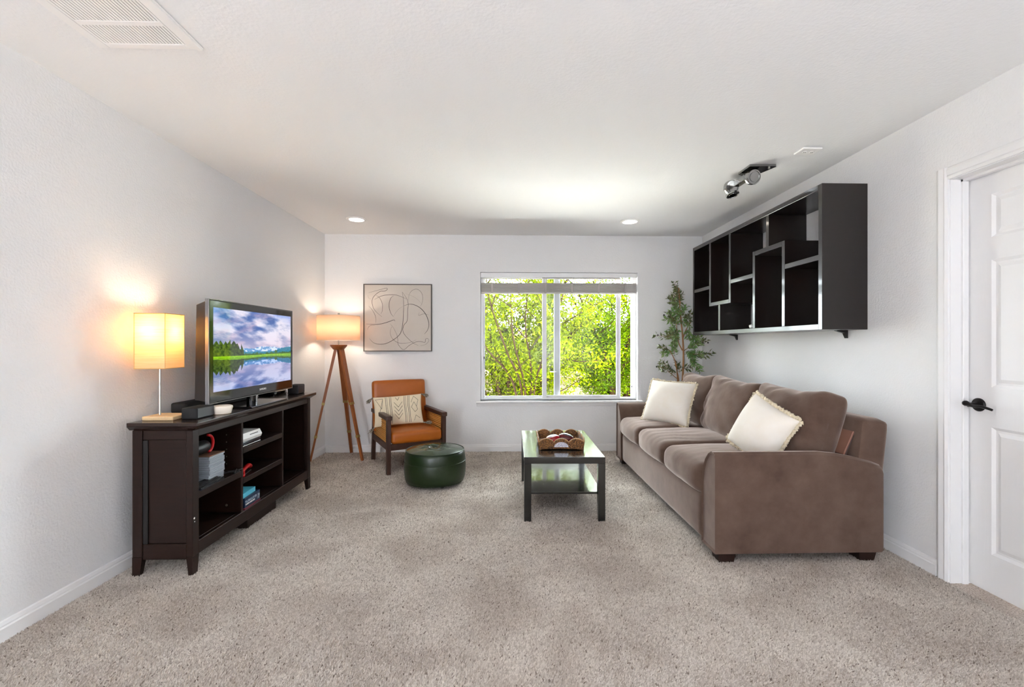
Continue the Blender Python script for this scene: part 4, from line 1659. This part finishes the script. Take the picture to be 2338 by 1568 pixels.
for k, (ya, yb, dx, tw) in enumerate(((2.590, 3.235, .0, 0), (3.225, 3.905, -.015, 1.5), (3.895, 4.555, -.005, -1))):
    bm = bm_new()
    mm = Matrix.Translation((1.862 + dx, (ya + yb) / 2, .688)) @ Matrix.Rotation(R(17), 4, 'Y') @ Matrix.Rotation(R(tw), 4, 'X')
    rounded_box(bm, .105, (yb - ya) / 2, .228, .05, 30, crown=(.070, .004, .006), wob=.011, wscale=5.5, seed=k * 5.3 + 1, wrinkle=back_wrinkle(k * 4.0), mtx=mm)
    wobj('back_cushion', bm, sofa_m, sofa, True)
for (x, y) in ((1.235, 2.535), (2.03, 2.535), (1.235, 4.60), (2.03, 4.60)):
    bm = bm_new()
    hexa(bm, [(x - .04, y - .04, 0), (x + .04, y - .04, 0), (x + .04, y + .04, 0), (x - .04, y + .04, 0)],
         [(x - .05, y - .05, .062), (x + .05, y - .05, .062), (x + .05, y + .05, .062), (x - .05, y + .05, .062)])
    wobj('foot', bm, footwood_m, sofa)

bd = thing('wooden_board', 'thin brown wooden board tucked behind the nearest back cushion', 'board', (1.972, 2.585, .56), 0)
bm = bm_new()
mm = Matrix.Translation((1.972, 2.585, .645)) @ Matrix.Rotation(R(24), 4, 'Y')
box(bm, -.006, .004, -.035, .06, -.07, .075, .002, 1, mtx=mm)
wobj('panel', bm, mat('board_brown', '#8a6250', 0.5), bd)
bm = bm_new()
box(bm, .0042, .011, -.037, .06, -.072, .077, .002, 1, mtx=mm)
wobj('dark_edge', bm, mat('board_dark', '#3a241c', 0.5), bd)


def throw_pillow(label, c, right, up, a, b, t, seed):
    th = thing('throw_pillow', label, 'pillow', c, 0, 'cream throw pillows on the sofa')
    m = axes_matrix(c, right, up)
    P = pillow_fn(a, b, t, .06, seed, .010)
    bm = bm_new()
    pillow_mesh(bm, P, 26, m)
    wobj('cushion', bm, linen_m, th, True)
    bm = bm_new()
    n = 34
    rs = random.Random(int(seed * 10))
    for side in range(4):
        for k in range(n):
            s = -1 + 2 * (k + .5) / n
            u, v = [(s, -1), (1, s), (-s, 1), (-1, -s)][side]
            p = P(u, v, 1)
            o = Vector([(0, -1, 0), (1, 0, 0), (0, 1, 0), (-1, 0, 0)][side])
            tng = Vector((-o.y, o.x, 0))
            q1 = p + o * .010 + Vector((0, 0, rs.uniform(-.006, .006)))
            q2 = p + o * rs.uniform(.012, .018) + tng * rs.uniform(-.008, .008) + Vector((0, 0, rs.uniform(-.008, .008)))
            q3 = p + o * .008 + tng * .012
            tube(bm, [m @ x for x in (p - o * .004, q1, q2, q3)], [.005, .0085, .008, .005], 6)
    f = wobj('fringe', bm, fringe_m, th, True)
    f['kind'] = 'stuff'
    return th


throw_pillow('cream fringed throw pillow tilted on its corner by the near sofa arm', Vector((1.62, 2.82, .668)), (.218, -.908, -.36), (.39, -.22, .89), .180, .180, .115, 1.3)
throw_pillow('cream fringed throw pillow at the far end of the sofa', Vector((1.50, 4.10, .685)), (.66, -.70, -.03), (.42, .20, .90), .212, .200, .105, 4.6)

# ------------------------------------------------------------------ coffee table
ct = thing('coffee_table', 'black rectangular coffee table with a lower shelf', 'coffee table', (.427, 3.572, 0), R(-1.2))
bm = bm_new()
box(bm, -.277, .277, -.478, .478, .397, .443, .0025, 2)
obj('table_top', bm, tableblk_m, ct)
for sx in (-1, 1):
    for sy in (-1, 1):
        bm = bm_new()
        box(bm, sx * .277, sx * .228, sy * .478, sy * .429, 0, .397, .002, 1)
        obj('leg', bm, tableblk_m, ct)
bm = bm_new()
box(bm, -.258, .258, -.455, .455, .183, .199, .002, 1)
obj('lower_shelf', bm, tableblk_m, ct)

tray = thing('woven_tray', 'brown woven tray with scalloped sides on the coffee table', 'tray', (.425, 3.47, .4435), R(-2))
bm = bm_new()
box(bm, -.150, .150, -.160, .160, .006, .016, .003, 1)
obj('tray_bottom', bm, mat('tray_weave_pale', '#d9cdbb', 0.7, var=(120, .1, '#8b7a66'), bump=(140, .6, .004)), tray)


def tray_wall(L):
    out = []
    n = 36
    for i in range(n + 1):
        s = i / n
        w = (s * 3) % 1.0 if i < n else 1.0
        z = .055 + .030 * math.sin(math.pi * w) ** .7
        out.append((-L + 2 * L * s, z))
    low = []
    for i in range(12, -1, -1):
        s = i / 12
        low.append((-L + 2 * L * s, .010 * math.sin(math.pi * s) ** .5 + .001))
    return out + low


for k, (L, off) in enumerate(((.163, .168), (.172, .158), (.163, .168), (.172, .158))):
    m = Matrix.Rotation(R(90 * k), 4, 'Z') @ Matrix.Translation((0, -off + .006, 0)) @ Matrix.Rotation(R(10), 4, 'X')
    bm = bm_new()
    vs = prism(bm, tray_wall(L), 'y', -.008, .006)
    bmesh.ops.transform(bm, matrix=m, verts=vs)
    w = obj('side_wall', bm, wicker_m, tray)
    bm = bm_new()
    tp = [(x, -.001, z) for x, z in tray_wall(L)[:37]]
    tube(bm, [m @ Vector(p) for p in tp], .0055, 7)
    obj('rolled_rim', bm, mat('wicker_rim', '#b98b58', 0.45, var=(150, .1, '#7d5430')), w, True)
    bm = bm_new()
    half = [(.052 * math.cos(a), .024 + .038 * math.sin(a)) for a in np.linspace(0, math.pi, 16)]
    vs = prism(bm, half, 'y', -.0105, -.007)
    bmesh.ops.transform(bm, matrix=m, verts=vs)
    obj('beaded_panel', bm, bead_m, w)


def ball(name, label, loc, r, sq, m1, m2, tilt):
    t = thing(name, label, 'ornament', loc, 0, 'glass ornaments in the tray')
    bm = bm_new()
    prof = [(r * math.sin(a), -r * math.cos(a) * sq) for a in np.linspace(0, math.pi * .74, 14)]
    prof[0] = (0, prof[0][1])
    lathe(bm, prof + [(0, prof[-1][1])], 28, mtx=Matrix.Translation((0, 0, r * sq * 1.02)) @ Matrix.Rotation(R(tilt), 4, 'Y'))
    obj('lower_shell', bm, m1, t, True)
    bm = bm_new()
    prof = [(r * math.sin(a), -r * math.cos(a) * sq) for a in np.linspace(math.pi * .74, math.pi, 10)]
    prof[-1] = (0, prof[-1][1])
    lathe(bm, prof, 28, mtx=Matrix.Translation((0, 0, r * sq * 1.02)) @ Matrix.Rotation(R(tilt), 4, 'Y'))
    obj('upper_shell', bm, m2, t, True)


ball('glass_ornament', 'red and white glossy ornament in the woven tray', (.372, 3.45, .4605), .056, .58, mat('glass_red', '#a3131d', .08, spec=.7), mat('glass_white', '#ece9ea', .1, spec=.6), -12)
ball('glass_ornament', 'dark maroon glossy ornament in the woven tray', (.482, 3.485, .4605), .062, .55, mat('glass_maroon', '#5d1018', .08, spec=.7), mat('glass_navy', '#1b2433', .08, spec=.7), 14)

# ------------------------------------------------------------------ armchair
ch = thing('armchair', 'cognac leather armchair with dark wood frame and caned sides', 'armchair', (-.979, 4.655, 0), R(27.8))


def bar(bm, p0, p1, w, d, bev=0.0):
    p0, p1 = Vector(p0), Vector(p1)
    ax = (p1 - p0).normalized()
    a = Vector((1, 0, 0))
    a = (a - ax * a.dot(ax))
    a = a.normalized() if a.length > .1 else Vector((0, 1, 0))
    b = ax.cross(a).normalized()
    q = [[p + a * (sx * w) + b * (sy * d) for sx, sy in ((-1, -1), (1, -1), (1, 1), (-1, 1))] for p in (p0, p1)]
    return hexa(bm, q[0], q[1])


for sx in (-1, 1):
    x = sx * .268
    bm = bm_new()
    bar(bm, (x, -.320, 0), (x, -.325, .508), .018, .024)
    obj('leg', bm, walnut_m, ch)
    bm = bm_new()
    bar(bm, (x, .325, 0), (x, .265, .508), .018, .022)
    obj('leg', bm, walnut_m, ch)
    bm = bm_new()
    box(bm, x - .028, x + .028, -.36, .30, .506, .548, .008, 2)
    obj('armrest', bm, walnut_m, ch)
    bm = bm_new()
    box(bm, x - .014, x + .014, -.30, .30, .225, .285, .003, 1)
    obj('side_rail', bm, walnut_m, ch)
    bm = bm_new()
    box(bm, x - .003, x + .003, -.30, .285, .285, .507)
    cp = obj('cane_panel', bm, mat('cane_web', '#b47a33', .6, var=(120, .2, '#c98b3f')), ch)
    bm = bm_new()
    for k in range(12):
        z = .297 + k * .0182
        for e in (-.0045, .0045):
            tube(bm, [(x + e, -.30, z), (x + e, .285, z)], .0042, 6)
    o = obj('cane_strands', bm, cane_m, cp, True)
    o['kind'] = 'stuff'
bm = bm_new()
box(bm, -.25, .25, -.34, -.312, .225, .285, .003, 1)
obj('front_apron', bm, walnut_m, ch)
bm = bm_new()
box(bm, -.25, .25, .27, .298, .225, .285, .003, 1)
obj('rear_apron', bm, walnut_m, ch)
bm = bm_new()
rounded_box(bm, .247, .30, .055, .032, 16, crown=(0, .006, .014), mtx=Matrix.Translation((0, -.055, .335)))
obj('seat', bm, leather_m, ch, True)
bm = bm_new()
rounded_box(bm, .280, .04, .262, .028, 16, crown=(0, .012, .004), mtx=Matrix.Translation((-.012, .240, .57)) @ Matrix.Rotation(R(-9), 4, 'X'))
obj('backrest', bm, leather_m, ch, True)

# lumbar pillow with line pattern and tassels
lc = Vector((-1.05, 4.575, .553))
lp = thing('lumbar_pillow', 'cream oblong pillow with black line pattern and tassels on the armchair', 'pillow', lc)
lm = axes_matrix(lc, (.95, .28, .05), (-.30, .28, .90))
LP = pillow_fn(.238, .150, .060, .05, 2.2, .006)
bm = bm_new()
pillow_mesh(bm, LP, 24, lm)
wobj('cushion', bm, mat('lumbar_linen', '#e4d3b5', .9, spec=.1, bump=(450, .3, .001)), lp, True)


def stitch(uv, r=.0016, name='line_pattern'):
    pts = []
    for (u0, v0), (u1, v1) in zip(uv, uv[1:]):
        for k in range(9):
            s = k / 8
            pts.append(lm @ LP(u0 + (u1 - u0) * s, v0 + (v1 - v0) * s, 1, .0006))
    bm = bm_new()
    tube(bm, pts, r, 5)
    wobj(name, bm, patt_m, lp, True)


for u in (-.50, -.44, -.34, -.28, .27, .33, .42, .48):
    stitch([(u, .93), (u - .015, .3), (u + .01, -.3), (u, -.93)], .0013 if u in (-.44, .33) else .0018)
for k, v in enumerate((.55, .20, -.08, -.36, -.60)):
    if k == 0:
        continue
    stitch([(-.17, v + .28), (0, v - .08), (.17, v + .28)])
stitch([(-.10, .86), (-.02, .62), (.06, .86)])
stitch([(-.92, .8), (-.62, .82), (-.70, .1), (-.92, .8)], .0014)
stitch([(-.62, .82), (-.80, -.2), (-.62, -.7)], .0014)
stitch([(.55, .4), (.66, .85), (.86, .55), (.78, .1), (.68, .42), (.55, .05), (.70, -.28), (.82, -.1), (.78, .1)], .0014)
stitch([(.62, -.85), (.72, -.5), (.88, -.7)], .0014)
for (u, v, dx, dz) in ((-1, 1, -.035, -.02), (1, 1, .04, -.01), (1, -1, .045, .004), (-1, -1, -.03, -.02)):
    p = lm @ LP(u * .99, v * .99, 1)
    ax = (lm.to_3x3() @ Vector((dx, dz - .01, .006)))
    bm = bm_new()
    rs = random.Random(int(u * 7 + v * 3 + 20))
    tube(bm, [p, p + ax * .35], .007, 8)
    for k in range(16):
        j = Vector((rs.uniform(-1, 1), rs.uniform(-1, 1), rs.uniform(-1, 1))) * .016
        tube(bm, [p + ax * .3, p + ax * .8 + j * .7, p + ax * 1.5 + j], [.003, .0032, .0022], 5)
    wobj('tassel', bm, tassel_m, lp, True)

# ------------------------------------------------------------------ ottoman
ot = thing('ottoman', 'round dark green vinyl ottoman with buttoned top on casters', 'ottoman', (-.596, 3.985, 0))
bm = bm_new()
r = .262
lathe(bm, [(0, .036), (r - .03, .036), (r - .012, .042), (r - .003, .07), (r + .003, .12), (r + .004, .17), (r, .208)], 56)
obj('lower_body', bm, green_m, ot, True)
bm = bm_new()
lathe(bm, [(r - .001, .209), (r - .001, .24), (r - .006, .27), (r - .012, .292), (r - .02, .300)], 56)
obj('top_band', bm, green_m, ot, True)
for rad, z, th in ((r + .001, .2085, .0038), (r - .014, .298, .0042), (r - .016, .041, .004)):
    bm = bm_new()
    tube(bm, [(rad * math.cos(2 * math.pi * k / 60), rad * math.sin(2 * math.pi * k / 60), z) for k in range(61)], th, 7, cap=False)
    obj('piping', bm, green_m, ot, True)
bm = bm_new()
NR, NA = 18, 72
g = []
for i in range(NR + 1):
    q = i / NR
    row = []
    for k in range(NA):
        a = 2 * math.pi * k / NA
        z = .298 + .030 * (1 - q ** 2.6) - .030 * math.exp(-(q / .16) ** 2)
        fold = math.cos(a * 7 + 1.5 * math.sin(a * 2)) * .0045 * math.exp(-((q - .30) / .28) ** 2)
        ring = -.004 * math.exp(-((q - .52) / .05) ** 2)
        row.append(bm.verts.new(((r - .016) * q * math.cos(a), (r - .016) * q * math.sin(a), z + fold + ring)))
        if i == 0:
            break
    g.append(row)
for i in range(NR):
    for k in range(NA):
        k2 = (k + 1) % NA
        if i == 0:
            bm.faces.new((g[0][0], g[1][k], g[1][k2]))
        else:
            bm.faces.new((g[i][k], g[i + 1][k], g[i + 1][k2], g[i][k2]))
obj('tufted_top', bm, mat('green_vinyl_top', '#24381a', .15, spec=.7, bump=(30, .08, .003)), ot, True)
bm = bm_new()
lathe(bm, [(0, .298), (.012, .299), (.015, .304), (.010, .310), (0, .312)], 18)
obj('button', bm, green_m, ot, True)
for k in range(4):
    a = R(-62 + 90 * k)
    c = Vector((.17 * math.cos(a), .17 * math.sin(a), 0))
    bm = bm_new()
    lathe(bm, [(0, -.007), (.013, -.007), (.017, -.004), (.017, .004), (.013, .007), (0, .007)], 18, mtx=Matrix.Translation(c + Vector((0, 0, .017))) @ Matrix.Rotation(a + .6, 4, 'Z') @ Matrix.Rotation(R(90), 4, 'X'))
    cw_ = obj('caster', bm, chrome_m, ot, 'auto')
    bm = bm_new()
    tube(bm, [c + Vector((0, 0, .02)), c + Vector((0, 0, .038))], .008, 8)
    obj('caster_stem', bm, chrome_m, cw_, 'auto')

# ------------------------------------------------------------------ wall shelf
ws = thing('wall_shelf', 'black-brown wall shelf of uneven cubby compartments above the sofa', 'shelf', (XR, 3.742, 1.304))
SX0, SX1 = -.29, -.0005
y_n, y_f, zt, th = 2.775 - 3.742, 4.705 - 3.742, .908, .034


def spart(name, y0, y1, z0, z1, x0=SX0):
    bm = bm_new()
    box(bm, x0, SX1, y0, y1, z0, z1, .0015, 1)
    return obj(name, bm, shelfblk_m, ws)


spart('side_panel', y_n, y_n + th, 0, zt)
spart('side_panel', y_f - th, y_f, 0, zt)
spart('top_panel', y_n + th, y_f - th, zt - th, zt)
spart('bottom_panel', y_n + th, y_f - th, 0, th)
h2 = th / 2
Y = lambda y: y - 3.742
Z = lambda z: z - 1.304
V1, V2, V3, V4, V5, V6 = Y(4.315), Y(3.934), Y(4.128), Y(3.551), Y(3.364), Y(3.171)
HZ1, HZ2, HZ4 = Z(1.757), Z(1.590), Z(1.926)
spart('divider', V1 - h2, V1 + h2, HZ2 - h2, zt - th, SX0 + .002)
spart('divider', V2 - h2, V2 + h2, HZ2 - h2, zt - th, SX0 + .002)
spart('divider', V3 - h2, V3 + h2, th, HZ2 - h2, SX0 + .002)
spart('divider', V4 - h2, V4 + h2, th, HZ4 + h2, SX0 + .002)
spart('divider', V5 - h2, V5 + h2, HZ4 + h2, zt - th, SX0 + .002)
spart('divider', V6 - h2, V6 + h2, th, HZ4 + h2, SX0 + .002)
spart('ledge', V1 + h2, y_f - th, HZ1 - h2, HZ1 + h2, SX0 + .002)
spart('ledge', V2 + h2, V1 - h2, HZ2 - h2, HZ2 + h2, SX0 + .002)
spart('ledge', V4 + h2, V2 - h2, HZ1 - h2, HZ1 + h2, SX0 + .002)
spart('ledge', V6 + h2, V4 - h2, HZ4 - h2, HZ4 + h2, SX0 + .002)
spart('ledge', y_n + th, V6 - h2, HZ1 - h2, HZ1 + h2, SX0 + .002)
for y in (4.36, 2.95):
    bm = bm_new()
    prism(bm, [(-.0005, 0), (-.075, 0), (-.075, -.004), (-.02, -.018), (-.005, -.052), (-.0005, -.052)], 'y', Y(y) - .013, Y(y) + .013)
    obj('bracket', bm, black_m, ws)
wk = thing('white_knob', 'small white crumpled ball on the bottom of the wall shelf', 'ball', (XR - .25, 3.64, 1.304 + th + .0005))
bm = bm_new()
rounded_box(bm, .02, .024, .016, .015, 8, wob=.004, wscale=60, mtx=Matrix.Translation((0, 0, .0175)))
obj('ball', bm, white_m, wk, True)

# ------------------------------------------------------------------ olive tree
olv = thing('olive_tree', 'artificial olive tree with slim green leaves behind the sofa end', 'potted tree', (1.93, 4.88, 0))


def op(u, v, dy=0.0):
    """point on the plant's own upright plane from measured offsets (centimetre-true at its distance)"""
    return Vector(((u - 1561) / 214.0, dy, 1.214 - (v - 785) / 214.0))


bm = bm_new()
lathe(bm, [(0, 0), (.10, 0), (.105, .01), (.13, .24), (.135, .25), (.125, .25), (.12, .23), (0, .225)], 32)
obj('pot', bm, pot_m, olv, 'auto')
bm = bm_new()
lathe(bm, [(0, .232), (.119, .228), (.119, .22), (0, .22)], 24)
obj('soil', bm, soil_m, olv)
stems = [
    ([(1561, 1035), (1563, 900), (1564, 820), (1561, 770), (1558, 715), (1557, 688), (1552, 655)], .013, .004),
    ([(1558, 1035), (1553, 880), (1547, 835), (1539, 815), (1533, 800)], .009, .003),
    ([(1559, 1035), (1557, 890), (1549, 848), (1543, 830)], .007, .003),
    ([(1562, 800), (1555, 782), (1549, 755), (1546, 735)], .006, .003),
    ([(1563, 772), (1572, 752), (1581, 735)], .006, .003),
    ([(1564, 802), (1576, 795), (1588, 790)], .004, .002),
    ([(1549, 865), (1537, 854), (1524, 845), (1512, 838)], .004, .002),
]
for pp, r0, r1 in stems:
    pts = smooth_pts([op(u, v, .02 * math.sin(i * 1.7)) for i, (u, v) in enumerate(pp)], 5)
    bm = bm_new()
    n = len(pts)
    tube(bm, pts, [r0 + (r1 - r0) * i / n for i in range(n)], 8)
    obj('stem', bm, bark_m, olv, True)
# sprays: start, end (measured), leaves, depth lean, colour
sprays = [
    ((1552, 668), (1548, 640), 12, 'd'), ((1556, 690), (1556, 655), 22, 'd'), ((1557, 690), (1566, 662), 10, 'd'), ((1545, 700), (1532, 670), 16, 'd'), ((1540, 690), (1520, 682), 9, 'd'),
    ((1556, 712), (1536, 686), 20, 'g'), ((1557, 720), (1530, 712), 20, 'g'), ((1557, 715), (1572, 697), 16, 'g'), ((1558, 725), (1586, 712), 15, 'd'), ((1556, 735), (1532, 724), 22, 'g'),
    ((1557, 740), (1520, 716), 14, 'd'), ((1546, 738), (1542, 712), 18, 'g'), ((1558, 730), (1570, 745), 12, 'g'), ((1546, 745), (1526, 758), 20, 'g'), ((1550, 755), (1538, 772), 18, 'g'),
    ((1552, 762), (1515, 768), 15, 'd'), ((1548, 775), (1498, 764), 9, 'd'), ((1545, 770), (1546, 790), 16, 'g'), ((1540, 808), (1548, 792), 14, 'g'), ((1535, 805), (1520, 808), 14, 'g'),
    ((1533, 800), (1506, 790), 12, 'd'), ((1580, 775), (1592, 768), 22, 'g'), ((1574, 795), (1596, 782), 24, 'g'), ((1592, 785), (1618, 778), 14, 'd'), ((1578, 800), (1582, 826), 26, 'g'),
    ((1576, 810), (1598, 808), 24, 'g'), ((1595, 815), (1620, 806), 13, 'd'), ((1582, 825), (1590, 845), 16, 'g'), ((1524, 846), (1498, 836), 14, 'd'), ((1545, 856), (1516, 826), 16, 'd'),
    ((1558, 850), (1554, 828), 12, 'd'), ((1562, 842), (1574, 838), 8, 'd'), ((1581, 735), (1584, 722), 8, 'd'), ((1572, 752), (1576, 766), 12, 'g'), ((1556, 775), (1535, 765), 14, 'g'),
]
rs = random.Random(5)
for (a, b, n, cc) in sprays:
    dy0, dy1 = rs.uniform(-.04, .04), rs.uniform(-.16, .13)
    pa, pb = op(*a, dy0), op(*b, dy1)
    cen, dr, ln = [], [], []
    ax = (pb - pa)
    axn = ax.normalized()
    L = ax.length
    n = int(n * 2.0)
    for k in range(n):
        s = (k + .5) / n
        p = pa + ax * s + Vector((rs.gauss(0, 1), rs.gauss(0, 1), rs.gauss(0, 1))) * .008
        ph = k * 2.4
        a1, b1 = frame_axes(axn)
        out = a1 * math.cos(ph) + b1 * math.sin(ph)
        d = (axn * .5 + out * .9 + Vector((rs.gauss(0, .2), rs.gauss(0, .2), rs.gauss(0, .2)))).normalized()
        cen.append(tuple(p))
        dr.append(tuple(d))
        ln.append(rs.uniform(.038, .062))
    cen, dr, ln = np.array(cen), np.array(dr), np.array(ln)
    o = leaf_cloud('leaf_spray', cen, dr, ln, .21, np.ones((n, 3)), leaf_m if cc == 'g' else leafd_m, olv)
    o.data.color_attributes.remove(o.data.color_attributes[0])
    bm = bm_new()
    tube(bm, [pa, pa.lerp(pb, .5) + Vector((0, 0, .004)), pb], [.0026, .002, .0012], 5)
    obj('twig', bm, bark_m, o, True)
for (u, v) in ((1501, 765), (1515, 719), (1498, 837), (1542, 672), (1617, 782), (1573, 711), (1610, 807)):
    bm = bm_new()
    lathe(bm, [(0, -.011), (.006, -.008), (.0085, 0), (.006, .008), (0, .011)], 10, mtx=Matrix.Translation(op(u, v, -.05)))
    obj('olive', bm, mat('olive_fruit', '#231a1c', .3), olv, True)
